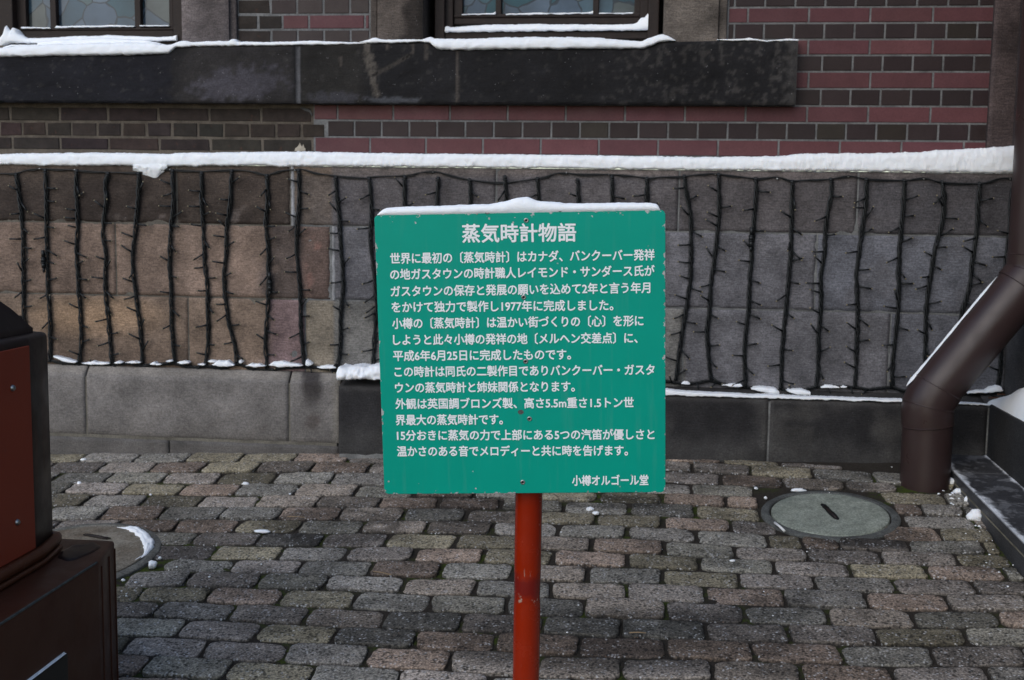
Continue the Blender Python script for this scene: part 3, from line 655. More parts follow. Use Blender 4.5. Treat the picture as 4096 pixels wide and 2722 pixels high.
def pl_col(px, py):
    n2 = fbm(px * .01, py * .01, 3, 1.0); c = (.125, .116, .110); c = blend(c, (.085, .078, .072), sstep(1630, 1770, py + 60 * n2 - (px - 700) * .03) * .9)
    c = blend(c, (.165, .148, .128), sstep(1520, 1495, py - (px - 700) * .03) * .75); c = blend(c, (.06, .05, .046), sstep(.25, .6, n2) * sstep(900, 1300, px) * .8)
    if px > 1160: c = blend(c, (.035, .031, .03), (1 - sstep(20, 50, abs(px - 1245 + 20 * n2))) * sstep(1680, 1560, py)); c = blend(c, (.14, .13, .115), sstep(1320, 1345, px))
    return tuple(v_ * (1 + .2 * n2) * 1.45 for v_ in c)
p = MB(); jp = [-320, 345, 1157, 1351]
for a, b in zip(jp, jp[1:]):
    x0, x1 = onY(a, 1650, YPL).x + .005, onY(b, 1650, YPL).x - (.005 if b != 1351 else -.01)
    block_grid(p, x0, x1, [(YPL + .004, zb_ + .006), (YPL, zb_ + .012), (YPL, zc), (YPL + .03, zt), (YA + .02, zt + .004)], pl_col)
for a, b in zip((-100, 680, 1360), (680, 1360, 1380)):
    x0, x1 = onY(a, 1780, YPL).x + .004, onY(b, 1780, YPL).x - .004
    block_grid(p, x0, x1, [(YPL - .008, -1.25), (YPL - .008, zb_ - .008), (YPL + .02, zb_ - .005)], lambda px, py: tuple(v_ * (1 + .25 * fbm(px * .01, py * .01, 8, 1)) for v_ in (.11, .102, .096)))
p.box(-3.6, onY(1345, 1650, YPL).x, YPL + .004, YA + .02, -1.25, zc - .005, 1, (.16, .148, .125))
p.build('plinth', [M_GRAN, M_MORT], bld)
ztr = onY(2700, 1588, YPR).z; ztr2 = ztr + .028
def pr_col(px, py):
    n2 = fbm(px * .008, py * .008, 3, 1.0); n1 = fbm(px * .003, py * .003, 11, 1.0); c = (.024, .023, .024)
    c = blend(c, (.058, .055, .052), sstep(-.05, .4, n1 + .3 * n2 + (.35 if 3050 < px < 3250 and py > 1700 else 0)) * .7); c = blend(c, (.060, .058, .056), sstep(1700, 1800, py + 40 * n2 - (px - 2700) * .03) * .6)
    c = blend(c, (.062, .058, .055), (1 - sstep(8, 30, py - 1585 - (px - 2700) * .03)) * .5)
    return tuple(v_ * (1 + .2 * n2) for v_ in c)
p = MB(); jp = [1351, 2200, 3075, 3990]
XC = 1.352
for a, b in zip(jp, jp[1:]):
    x0, x1 = onY(a, 1700, YPR).x + .004, min(onY(b, 1700, YPR).x - .004, XC - .004)
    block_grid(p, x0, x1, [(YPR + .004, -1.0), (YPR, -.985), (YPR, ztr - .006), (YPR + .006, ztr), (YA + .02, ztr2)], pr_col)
p.box(onY(1356, 1650, YPR).x, XC + .1, YPR + .0025, YA + .02, -1.2, ztr - .008, 1, (.20, .20, .195))
p.build('plinth', [M_GRAN, M_MORT], bld)

# wing coming forward on the right, with its own plinth, and the flat pilaster in the corner
w = MB(); P, C = [], []
zr = -.705
for i in range(60):
    y = lerp(1.4, YA + .08, (i / 59) ** .7); r_, c_ = [], []
    for j_ in range(60):
        z = lerp(-1.0, 2.6, j_ / 59); n2 = fbm(y, z, 3, 4); c_.append(tuple(v_ * (1 + .3 * n2) for v_ in ((.060, .058, .060) if z < .25 else (.052, .041, .041)))); r_.append((XR + .003 * fbm(y, z, 1, 14), y, z))
    P.append(r_); C.append(c_)
w.grid(P, 0, C); w.box(XR + .01, 2.6, 1.4, YB + .2, -1.7, 2.6, 0, (.055, .05, .05))
w.build('side_wing_wall', M_ASH, bld)
w = MB()
for y0, y1 in ((1.4, 2.3), (2.306, 3.4), (3.406, YPR - .003)):
    w.box(XC, XR + .05, y0, y1, -1.7, zr, 0, (.030, .030, .031), .006)
w.build('side_wing_plinth', M_GRAN, bld)
w = MB(); P, C = [], []
for i in range(14):
    X = lerp(onY(3966, 300, 4.752).x, XR + .01, i / 13); r_, c_ = [], []
    for j_ in range(90):
        z = lerp(.2, 2.15, j_ / 89); n2 = fbm(X, z, 5, 8); c_.append(tuple(v_ * (1 + .45 * n2) for v_ in (.078, .058, .056))); r_.append((X, 4.752 + (.008 if i == 0 else 0) + .003 * fbm(X, z, 2, 25), z))
    P.append(r_); C.append(c_)
w.grid(P, 0, C); x_ = onY(3966, 300, 4.752).x; w.box(x_ + .0005, XR, 4.76, YB + .03, .2, 2.15, 0, (.05, .04, .04))
w.build('corner_pilaster', M_ASH, bld)

# granite step along the wing
st = MB(); tz = lambda y: -.908 + .05 * (y - 4.56)
st_t = thing('stone_step', 'long dark granite step dusted with snow in the right-hand corner', 'step', (1.26, 3.4, -1.1))
P, C = [], []
pf = [(1.168, None), (1.165, -.012), (1.165, -.004), (1.168, 0.0)] + [(1.1725 + .0041 * k, 0.0) for k in range(45)]
ny = 380
for i in range(ny + 1):
    y = lerp(1.3, 2.6, i / 20) if i <= 20 else lerp(2.6, YPR + .002, (i - 20) / (ny - 20)); r_, c_ = [], []
    for x, dz in pf:
        z = -1.55 if dz is None else tz(y) + dz; seam = min(abs(y - q) for q in (4.30, 3.93, 3.3, 2.6)) < .004
        c = (.12, .12, .12) if seam and dz == 0 else (.052, .052, .056)
        if dz == 0.0:                                # wind-blown dusting of snow on the granite
            u_ = x - 1.165; n_ = fbm(x, y, 1, 16) + .5 * fbm(x, y, 4, 60)
            w_ = (1 - sstep(.004, .030 + .03 * nz(y * 5, 2), u_ + .014 * n_)) * sstep(-.5, .0, nz(y * 4, 8) + .35)
            w_ = max(w_, .0 * (1 - sstep(.0, .5, abs((y - 4.0) - .9 * (u_ - .06)) * 16 + n_ * .9)) * (1 - sstep(.10, .15, u_)))
            w_ = max(w_, sstep(.176, .188, u_ + .010 * n_) * .8, .12 * sstep(.1, .4, n_))
            c = blend(c, (.80, .82, .85), min(1, w_))
        r_.append((x, y, z + (-.002 if seam and dz is not None else 0) + (.003 * w_ if dz == 0.0 else 0))); c_.append(c)
    P.append(r_); C.append(c_)
st.grid(P, 0, C, None, False); st.build('tread', M_STEP, st_t)
s2 = MB()
for (za, zb2, col, xx) in ((-.040, -.034, (.23, .21, .16), 1.1642),):
    P = [[(xx, y, tz(y) + za), (xx, y, tz(y) + zb2)] for y in (1.3, YPR)]; s2.grid(P, 0, None, col, False)
    s2.box(1.1645, 1.17, 1.3, 1.31, -1.2, -1.19, 0, col)
s2.build('mortar_line', M_MORT, st_t)

# ------------------------------------------------------------------ string lights on the stone base
sl_t = thing('string_lights', 'black unlit string lights hanging in vertical strands over the stone base', 'string lights', (0, YA, -.2))
A4 = lambda x, y: (x / 1.5733, 600 + y / 1.5733)
A3 = lambda x, y: (2640 + x / 1.568, 640 + y / 1.568)
L_ = [[(100, 145), (125, 320), (140, 470), (146, 640), (148, 800), (150, 1060), (160, 1330)], [(285, 118), (292, 300), (290, 470), (295, 640), (302, 850), (315, 1100), (318, 1335)],
      [(485, 122), (478, 210), (488, 470), (480, 640), (495, 850), (512, 1150), (500, 1340)], [(683, 138), (660, 230), (670, 330), (645, 520), (665, 650), (662, 880), (690, 1150), (705, 1345)],
      [(872, 140), (868, 330), (845, 560), (832, 700), (850, 880), (880, 1100), (898, 1350)], [(1085, 122), (1090, 330), (1075, 500), (1068, 700), (1075, 880), (1085, 1150), (1098, 1345)],
      [(1268, 138), (1268, 320), (1280, 500), (1288, 690), (1305, 880), (1310, 1150), (1298, 1355)], [(1460, 122), (1450, 300), (1425, 500), (1422, 690), (1410, 830), (1440, 1080), (1475, 1230), (1495, 1345)],
      [(1680, 152), (1685, 300), (1672, 470), (1688, 640), (1690, 880), (1685, 1000), (1672, 1180), (1680, 1380)], [(1880, 118), (1882, 300), (1870, 500), (1868, 700), (1890, 880), (1895, 1150), (1918, 1370)],
      [(2113, 162), (2122, 300), (2138, 480), (2150, 680), (2160, 850), (2145, 1020), (2140, 1250), (2118, 1388)], [(2323, 172), (2335, 330), (2335, 560), (2350, 760), (2368, 960), (2360, 1150), (2350, 1380)]]
STR = [[A4(*q) for q in s_] for s_ in L_]
for i, x in enumerate((1620, 1753, 1878, 2019, 2149, 2309, 2447, 2588)):
    a = (i - 3) * -8
    STR.append([(x, 702 + 6 * (i % 3)), (x + rnd.uniform(-6, 6), 800), (x + a * .5 + rnd.uniform(-8, 8), 1000), (x + a + rnd.uniform(-8, 8), 1250), (x + a * 1.4, 1500)])
R_ = [[(150, 92), (165, 200), (188, 350), (195, 560), (190, 720), (172, 900), (150, 1020), (128, 1160), (98, 1385)], [(370, 82), (368, 200), (370, 350), (350, 560), (325, 720), (310, 950), (298, 1130), (318, 1388)],
      [(600, 108), (600, 240), (585, 420), (575, 600), (565, 760), (550, 980), (530, 1180), (535, 1425)], [(830, 126), (828, 260), (825, 420), (820, 600), (805, 780), (785, 980), (765, 1200), (760, 1440)],
      [(1070, 112), (1075, 200), (1040, 420), (1035, 580), (1008, 720), (1010, 900), (995, 1120), (990, 1300), (985, 1430)], [(1295, 112), (1290, 300), (1265, 460), (1240, 640), (1235, 800), (1240, 960), (1232, 1180), (1225, 1430)],
      [(1530, 118), (1535, 220), (1515, 400), (1500, 600), (1500, 780), (1490, 960), (1470, 1160), (1452, 1430)], [(1770, 128), (1782, 260), (1770, 400), (1725, 560), (1695, 740), (1670, 940), (1665, 1150), (1650, 1430)],
      [(2005, 138), (1995, 280), (1990, 430), (1960, 640), (1930, 830), (1885, 1040), (1870, 1400)], [(2207, 180), (2195, 420), (2172, 620), (2150, 900), (2138, 1250), (2120, 1420)]]
STR += [[A3(*q) for q in s_] for s_ in R_]
def spline(pts, n):
    out = []; q = [pts[0]] + list(pts) + [pts[-1]]
    for i in range(len(pts) - 1):
        p0, p1, p2, p3 = q[i:i + 4]
        for k in range(n):
            t_ = k / n; out.append(tuple(.5 * (2 * b + (c - a) * t_ + (2 * a - 5 * b + 4 * c - d) * t_ ** 2 + (-a + 3 * b - 3 * c + d) * t_ ** 3) for a, b, c, d in zip(p0, p1, p2, p3)))
    return out + [tuple(pts[-1])]
def twig(mb, p, ang, ln, lift):
    d = Vector((math.cos(ang), -lift, math.sin(ang))).normalized(); e = p + d * ln
    mb.tube([p, p + d * ln * .5 + Vector((0, -.001, -.0008)), e], [.0042, .0036, .0040], 5, 0)
    mb.tube([e - d * .001, e + d * .005], [.0040, .0026], 5, 1)
for si, s_ in enumerate(STR):
    rs = random.Random(si * 31 + 5); mb = MB(); c = spline(s_, 10); pts = []
    for i, (x, y) in enumerate(c): pts.append(onY(x, y, YA - .0105))
    # resample by height
    L = [0]
    for a, b in zip(pts, pts[1:]): L.append(L[-1] + (b - a).length)
    n = int(L[-1] / .009); ctr = []; k = 0
    for i in range(n + 1):
        s = L[-1] * i / n
        while k < len(L) - 2 and L[k + 1] < s: k += 1
        ctr.append(pts[k].lerp(pts[k + 1], (s - L[k]) / max(L[k + 1] - L[k], 1e-6)))
    ph = rs.random() * 6
    for wI in range(4):
        path = []
        for i, q in enumerate(ctr):
            s = i * .009; a = ph + wI * 1.571 + s * 42 + 1.2 * nz(s * 6, si, wI); rad = .0066 * (1 + .7 * nz(s * 7, wI * 5, si)) * (.5 + .5 * sstep(0, .05, s))
            path.append(q + Vector((rad * math.cos(a) + .0035 * nz(s * 9, si * 3, 7), rad * math.sin(a) * .9, 0)))
        mb.tube(path, .0034, 5, 0)
    s = .05 + rs.random() * .04; sd = rs.choice((-1, 1))
    while s < L[-1] - .02:
        q = ctr[min(n, int(s / .009))]; a = (0 if sd > 0 else math.pi) + sd * rs.gauss(-.05, .55)
        twig(mb, q + Vector((sd * .006, -.003, 0)), a, rs.uniform(.032, .050), rs.uniform(0, .4))
        if rs.random() < .72: sd = -sd
        s += rs.uniform(.032, .08)
    for s in (.012, .022): mb.tube([ctr[int(s / .009)] + Vector((-.009, -.004, .002)), ctr[int(s / .009)] + Vector((.009, -.007, -.003))], .003, 5, 0)
    so = mb.build('light_strand', [M_CAB, M_BULB], sl_t)
    if si in (1, 8, 22):
        cn = MB(); q = ctr[int(n * (.48 if si == 1 else .56 if si == 8 else .30))]; q = q + Vector((-.012 if si == 1 else .008 if si == 8 else -.006, -.012, 0))
        for (a, b, r_) in ((0, .03, .0075), (.03, .034, .011), (.034, .05, .0105), (.05, .054, .0115), (.054, .075, .009), (.075, .095, .0055)):
            cn.lathe(q + Vector((0, 0, .045)), (0, .05, -1), [(0, a), (r_, a), (r_, b), (0, b)], 12)
        cn.build('plug_connector', M_CAB, so)
tc = [A4(*q) for q in ((-120, 140), (0, 150), (100, 147), (180, 126), (255, 121), (380, 123), (480, 128), (683, 142), (872, 142), (1075, 126), (1268, 136), (1460, 126), (1600, 140), (1682, 158), (1760, 134), (1860, 124), (1900, 122), (2000, 148), (2115, 164), (2325, 180))]
tc += [(1300 + x / 1.5733, y / 1.5733) for x, y in ((275, 1115), (500, 1106), (600, 1088), (680, 1080), (760, 1096), (915, 1134), (1130, 1150), (1350, 1122), (1450, 1094), (1520, 1090), (1580, 1097), (1790, 1100), (1900, 1106), (2030, 1122))]
tc += [A3(*q) for q in ((0, 110), (145, 104), (250, 92), (345, 88), (480, 104), (600, 118), (735, 110), (830, 132), (950, 126), (1065, 122), (1180, 102), (1295, 120), (1530, 130), (1650, 115), (1770, 142), (2005, 150), (2110, 122), (2190, 115), (2330, 120))]
mb = MB(); c = spline(tc, 6)
mb.tube([onY(x, y, YA - .008) for x, y in c], .0030, 5, 0); mb.tube([onY(x, y + 3 + 2.5 * math.sin(i * .7), YA - .0065) for i, (x, y) in enumerate(c)], .0024, 5, 0)
mb.build('top_cable', M_CAB, sl_t)
def bottom_cable(pts, sd):
    rs = random.Random(sd); mb = MB(); c = spline(pts, 8)
    for wI in range(4): mb.tube([onY(x, y + 5 * math.sin(i * .8 + wI * 1.57) + 3 * nz(i * .3, wI, sd), YA - .010 - .004 * math.cos(i * .8 + wI * 1.57)) for i, (x, y) in enumerate(c)], .0028, 5, 0)
    for i in range(4, len(c) - 2, 9): twig(mb, onY(*c[i], YA - .014), rs.choice((-.5, -2.4, 1.9, .3, -1.3)), .03, .4)
    mb.build('bottom_cable', [M_CAB, M_BULB], sl_t)
bottom_cable([A4(*q) for q in ((160, 1320), (320, 1328), (430, 1350), (500, 1345), (600, 1358), (700, 1348), (800, 1345), (900, 1358), (1000, 1350), (1095, 1345), (1200, 1368), (1300, 1362), (1400, 1372), (1495, 1350), (1580, 1378), (1680, 1388), (1800, 1372), (1920, 1366), (2010, 1372), (2115, 1388))], 1)
bottom_cable([A4(2115, 1388), A4(2250, 1395), (1560, 1492), (1800, 1500), (2100, 1512), (2400, 1515), (2640, 1524)] + [A3(*q) for q in ((45, 1390), (180, 1405), (310, 1386), (400, 1408), (530, 1424), (640, 1448), (685, 1452))], 2)
bottom_cable([A3(*q) for q in ((760, 1440), (800, 1448), (830, 1458))], 5)
bottom_cable([A3(*q) for q in ((885, 1450), (985, 1425), (1100, 1424), (1225, 1428), (1310, 1440), (1450, 1428), (1540, 1452), (1700, 1456), (1900, 1462), (2000, 1470), (2120, 1460), (2160, 1440))], 3)
for q in [A4(255, 121), A4(476, 127), A4(1073, 126), A4(1858, 129)] + [(1733, 688), (2266, 693), (2436, 700)] + [A3(*z) for z in ((347, 91), (735, 120), (1180, 106), (1653, 120), (2193, 120))]:
    mb = MB(); mb.lathe(onY(*q, YA), (0, -1, 0), [(0, .010), (.0028, .010), (.0040, .0085), (.0040, -.01), (.0012, -.01)], 10); mb.build('cable_screw', M_STEEL, sl_t)
# ------------------------------------------------------------------ downpipe in the right-hand corner
YP = 4.32; PR = .0895
pp = lambda x, y: onY(x, y, YP)
base = pp(3700, 1900); bz = gz(base.x, YP) + .004
dp = thing('downpipe', 'thick dark brown rain downpipe bending down into the right-hand corner', 'downpipe', (base.x, YP, bz))
xu = pp(4146, 900).x; e1 = [Vector((xu, YP, pp(4142, 1018).z)), pp(4128, 1092), pp(4082, 1152)]; e2 = [pp(3752, 1549), pp(3712, 1620), Vector((base.x, YP, pp(3701, 1700).z))]
m = MB(); m.tube([(xu, YP, 2.1), (xu, YP, 1.0), e1[0] - Vector((0, 0, .015))], PR, 40, 0); m.build('upper_pipe', M_PIPE, dp, 40)
def elbow(pts):
    m = MB(); c = spline(pts, 3); pts = [Vector(q) for q in c]; m.tube(pts, PR + .0022, 40, 0)
    for q, d in ((pts[0], pts[1] - pts[0]), (pts[3], pts[4] - pts[2]), (pts[-1], pts[-1] - pts[-2])):
        u = d.orthogonal().normalized(); w_ = d.normalized().cross(u); m.tube([q + (u * math.cos(2 * math.pi * k / 40) + w_ * math.sin(2 * math.pi * k / 40)) * (PR + .002) for k in range(41)], .0022, 6, 0, None, False)
    m.build('elbow', M_PIPE, dp, 50)
elbow(e1); elbow(e2)
m = MB(); m.tube([e1[-1].lerp(e2[0], -.02), e1[-1].lerp(e2[0], .5), e1[-1].lerp(e2[0], 1.02)], PR - .001, 40, 0); m.build('diagonal_pipe', M_PIPE, dp, 40)
m = MB(); m.tube([e2[-1] + Vector((0, 0, .012)), (base.x, YP, -.8), (base.x, YP, bz - .03)], PR - .001, 40, 0)
m.tube([(base.x + .045 * k, YP - PR * math.sqrt(1 - .25 * k * k) - .0005, -.62 - .03 * k) for k in (1.0, 1.0)], .001, 4)
m.build('lower_pipe', M_PIPE, dp, 40)

# ------------------------------------------------------------------ the green sign on its post
TL, TR, BR, BL = Vector((-.5484, 2.3546, -.0088)), Vector((.05, 2.3943, .0103)), Vector((.0686, 2.4169, -.5844)), Vector((-.5297, 2.3773, -.6035))
SC = (TL + TR + BR + BL) / 4; ex = ((TR - TL) + (BR - BL)).normalized(); ez = ((TL - BL) + (TR - BR)); ez = (ez - ex * ez.dot(ex)).normalized(); ey = ez.cross(ex)
SM = Matrix(((ex.x, ey.x, ez.x, SC.x), (ex.y, ey.y, ez.y, SC.y), (ex.z, ey.z, ez.z, SC.z), (0, 0, 0, 1)))
def sloc(px, py):                                   # pixel -> sign-plane (x, z), metres from its centre
    d = ray(px, py); p = d * (SC.dot(ey) / d.dot(ey)) - SC; return p.dot(ex), p.dot(ez)
C7 = lambda x, y: sloc(1480 + x / 1.2852, 780 + y / 1.2852)
YPO = 2.458
pb = onY(2107, 2500, YPO); pgz = gz(pb.x, YPO)
sg = thing('sign', 'green information sign with white Japanese text on an orange-red post', 'sign', (pb.x, YPO, pgz))
m = MB(); hw, hh, cr, th = .3, .2977, .010, .014; ou = []
for ax_, az_, a0 in ((1, 1, 0), (-1, 1, 90), (-1, -1, 180), (1, -1, 270)):
    for k in range(7): a = R(a0 + 15 * k); ou.append((ax_ * (hw - cr) + cr * math.cos(a), az_ * (hh - cr) + cr * math.sin(a)))
n = len(ou); V = [(x * .9965, 0, z * .9965) for x, z in ou] + [(x, .0012, z) for x, z in ou] + [(x, th, z) for x, z in ou]
m.add(V, [tuple(range(n))[::-1], tuple(2 * n + k for k in range(n))] + [(b + i, b + (i + 1) % n, b + n + (i + 1) % n, b + n + i) for b in (0, n) for i in range(n)])
pan = m.build('panel', M_GREEN, sg); pan.matrix_basis = SM
def text_mesh(body, bold):
    cu = bpy.data.curves.new('lettering', 'FONT'); cu.body = body; cu.size = 1.0; cu.resolution_u = 3; cu.space_character = 1.0
    o = bpy.data.objects.new('lettering', cu); scene.collection.objects.link(o); bpy.context.view_layer.update()
    me = bpy.data.meshes.new_from_object(o.evaluated_get(bpy.context.evaluated_depsgraph_get()))
    v = [tuple(q.co) for q in me.vertices]; f = [tuple(p.vertices) for p in me.polygons]
    bpy.data.objects.remove(o); bpy.data.curves.remove(cu); bpy.data.meshes.remove(me); return v, f
LINES = [('世界に最初の〔蒸気時計〕はカナダ、バンクーバー発祥', 105, 328, 1462, 308), ('の地ガスタウンの時計職人レイモンド・サンダース氏が', 105, 410, 1462, 390),
         ('ガスタウンの保存と発展の願いを込めて2年と言う年月', 108, 497, 1440, 477), ('をかけて独力で製作し1977年に完成しました。', 112, 578, 1250, 567),
         ('小樽の〔蒸気時計〕は温かい街づくりの〔心〕を形に', 115, 662, 1405, 647), ('しようと此々小樽の発祥の地〔メルヘン交差点〕に、', 120, 746, 1375, 735),
         ('平成6年6月25日に完成したものです。', 120, 828, 1032, 820), ('この時計は同氏の二製作目でありバンクーバー・ガスタ', 127, 910, 1462, 899),
         ('ウンの蒸気時計と姉妹関係となります。', 130, 992, 1052, 985), ('外観は英国調ブロンズ製、高さ5.5m重さ1.5トン世', 132, 1075, 1355, 1067),
         ('界最大の蒸気時計です。', 133, 1158, 682, 1154), ('15分おきに蒸気の力で上部にある5つの汽笛が優しさと', 140, 1237, 1462, 1231),
         ('温かさのある音でメロディーと共に時を告げます。', 140, 1319, 1325, 1314)]
def lay(mb, body, x0, y0, x1, y1, em, bold):
    v, f = text_mesh(body, bold); xs_ = [q[0] for q in v]; a, b = min(xs_), max(xs_)
    (u0, w0), (u1, w1) = C7(x0, y0), C7(x1, y1); s = (u1 - u0) / (b - a); ky = math.atan2(w1 - w0, u1 - u0)
    for k in range(9):                              # heavier, rounder strokes: the outline laid down again around itself
        dx, dy = (0, 0) if k == 8 else (bold * math.cos(k * math.pi / 4), bold * math.sin(k * math.pi / 4))
        out = []
        for (x, y, z) in v:
            t_ = (x - a) * s + dx * em; out.append((u0 + t_, -.0005 - .00006 * k, w0 + math.tan(ky) * t_ + (y - .375 + dy) * em))
        mb.add(out, f, 0)
EM = .0243
m = MB(); lay(m, '蒸気時計物語', 475, 199, 1058, 193, .0405, .021); m.build('title_lettering', M_LET, pan)
m = MB()
for b_, x0, y0, x1, y1 in LINES: lay(m, b_, x0, y0, x1, y1, EM, .023)
m.build('body_lettering', M_LET, pan)
m = MB(); lay(m, '小樽オルゴール堂', 1040, 1469, 1430, 1466, EM, .023); m.build('signature_lettering', M_LET, pan)
for q in ((603, 88), (977, 76), (803, 132), (790, 527), (800, 857), (820, 1152), (785, 1478)):
    x, z = C7(*q); m = MB(); m.lathe((x, 0, z), (0, -1, 0), [(0, .0005), (.0022, .0005), (.0026, .0012), (.0048, .0010), (.0056, -.001)], 14, 0)
    m.m[:14] = [1] * 14
    for i in range(len(m.f)): m.m[i] = 1 if i % 4 < 2 else 0
    m.build('screw', [M_STEEL, M_HOLE], pan)
m = MB(); x, z = C7(775, 1117); m.add([(x + .0065 * (1 + .3 * nz(k, 5)) * math.cos(k * .7), -.0004, z + .005 * (1 + .4 * nz(k, 2)) * math.sin(k * .7)) for k in range(9)], [tuple(range(9))], 0, (.3, .3, .3)); m.build('paint_chip', M_RING, pan)
m = MB(); r0 = .0298
m.tube([(pb.x, YPO, pgz - .05)] + [(pb.x + .0006 * nz(i * .3, 1), YPO, lerp(pgz, -.12, i / 40)) for i in range(41)], [r0] + [r0 + .0005 * nz(i * .35, 3) - .0012 * math.exp(-((lerp(pgz, -.12, i / 40) + .835) / .02) ** 2) for i in range(41)], 40)
m.build('post', M_POST, sg, 60)

# ------------------------------------------------------------------ dark bronze pedestal at the left edge
pd = thing('pedestal', 'dark bronze painted pedestal with red-brown side panel at the left edge', 'pedestal', (-1.6, 2.25, gz(-1.6, 2.25)))
def prism(pts, z0, z1, bev, mats, name, segs=3):
    bm = bmesh.new(); vb = [bm.verts.new((x, y, z0)) for x, y in pts]; f = bm.faces.new(vb)
    r_ = bmesh.ops.extrude_face_region(bm, geom=[f]); bmesh.ops.translate(bm, vec=(0, 0, z1 - z0), verts=[q for q in r_['geom'] if isinstance(q, bmesh.types.BMVert)])
    bmesh.ops.bevel(bm, geom=bm.edges[:], offset=bev, segments=segs, affect='EDGES', profile=.5)
    m = MB(); m.bm(bm, 0); return m
ZT = -.832; XA, yA, Cx, Cy_ = -1.252, 2.53, -1.292, 2.70
m = prism([(XA, 1.7), (XA, yA), (Cx, Cy_), (-2.1, Cy_), (-2.1, 1.7)], -1.40, ZT, .008, None, '')
m.tube([(XA - .0025, 1.71, ZT - .0022), (XA - .0025, yA - .005, ZT - .0022)], .0032, 6, 1)
for (a, b) in ((.15, 0), (.6, 0), (.97, .0)): m.tube([(lerp(XA, Cx, a) + .0004, lerp(yA, Cy_, a), ZT - .02), (lerp(XA, Cx, a) + .0004, lerp(yA, Cy_, a), -1.3)], .0022, 5, 0)
m.build('base_box', [M_BRZ2, M_VERD], pd, 35)
m = MB(); rs = random.Random(4); P = []
for i in range(24):
    a = 2 * math.pi * i / 24; rr = .055 * (1 + .35 * nz(math.cos(a) * 1.5, math.sin(a) * 1.5, 3)); P.append([(-1.335 + rr * .75 * k * math.cos(a), 2.60 + rr * 1.25 * k * math.sin(a), ZT + h) for k, h in ((1, -.001), (.96, .0022), (.8, .003), (.0, .0035))])
m.grid(P, 0, None, None, True, True); m.build('peeling_paint_flake', M_BRZ, pd)
XU, yU, Ux, Uy = -1.376, 2.475, -1.397, 2.60
m = prism([(XU, 1.75), (XU, yU), (Ux, Uy), (-2.0, Uy), (-2.0, 1.75)], ZT - .01, -.296, .014, None, ''); m.build('upper_box', M_BRZ, pd, 35)
q0, q1 = onX(140, 2195, XU + .004), onX(119, 1383, XU + .004)
m = MB(); m.box(XU - .004, XU + .005, 1.77, (q0.y + q1.y) / 2, q0.z, q1.z, 0, None, .0015); rp = m.build('side_panel', M_RED, pd)
for q in ((50, 1553), (69, 2090)):
    c = onX(*q, XU + .006); m = MB(); m.lathe(c, (1, 0, 0), [(0, .006), (.0035, .006), (.006, .004), (.0075, .0005), (.0075, -.003)], 16); m.build('screw', M_STEEL, rp)
m = MB(); zm = ZT + .030
m.tube([(XU + .008, 1.75, zm), (XU + .008, yU - .01, zm), (XU + .007, yU + .01, zm), (Ux + .008, Uy - .012, zm), (Ux + .002, Uy + .004, zm), (Ux - .02, Uy + .008, zm), (-2.0, Uy + .008, zm)], .0145, 14)
m.tube([(XU + .014, 1.75, ZT + .008), (XU + .014, yU + .005, ZT + .008), (Ux + .014, Uy - .005, ZT + .008), (Ux - .01, Uy + .014, ZT + .008), (-2.0, Uy + .014, ZT + .008)], .008, 8)
m.build('moulding', M_COP, pd, 60)
m = MB(); cxp, cyp = -1.70, 2.25; P = []
pr = [(0, -.002), (0, .011), (.004, .016), (.012, .027), (.024, .045), (.035, .060), (.047, .073), (.065, .095), (.09, .128), (.13, .18), (.2, .235), (.275, .26)]
hx, hy = -1.415 - cxp, 2.562 - cyp
for k in range(33):
    s_ = k / 32 * 4; e_ = int(s_) % 4; f_ = s_ - int(s_); cn = [(1, 1), (-1, 1), (-1, -1), (1, -1)]; a, b = cn[e_], cn[(e_ + 1) % 4]
    P.append([(cxp + lerp(a[0], b[0], f_) * max(hx - d, .0), cyp + lerp(a[1], b[1], f_) * max(hy - d, 0), -.296 + h) for d, h in pr])
m.grid(P, 0); m.build('flared_cap', M_BRZ, pd, 40)
c = onX(268, 2612, XA + .004); m = MB(); m.box(XA - .003, XA + .006, 1.8, c.y, -1.25, c.z, 0, None, .002); m.build('black_plate', M_CAB, pd)

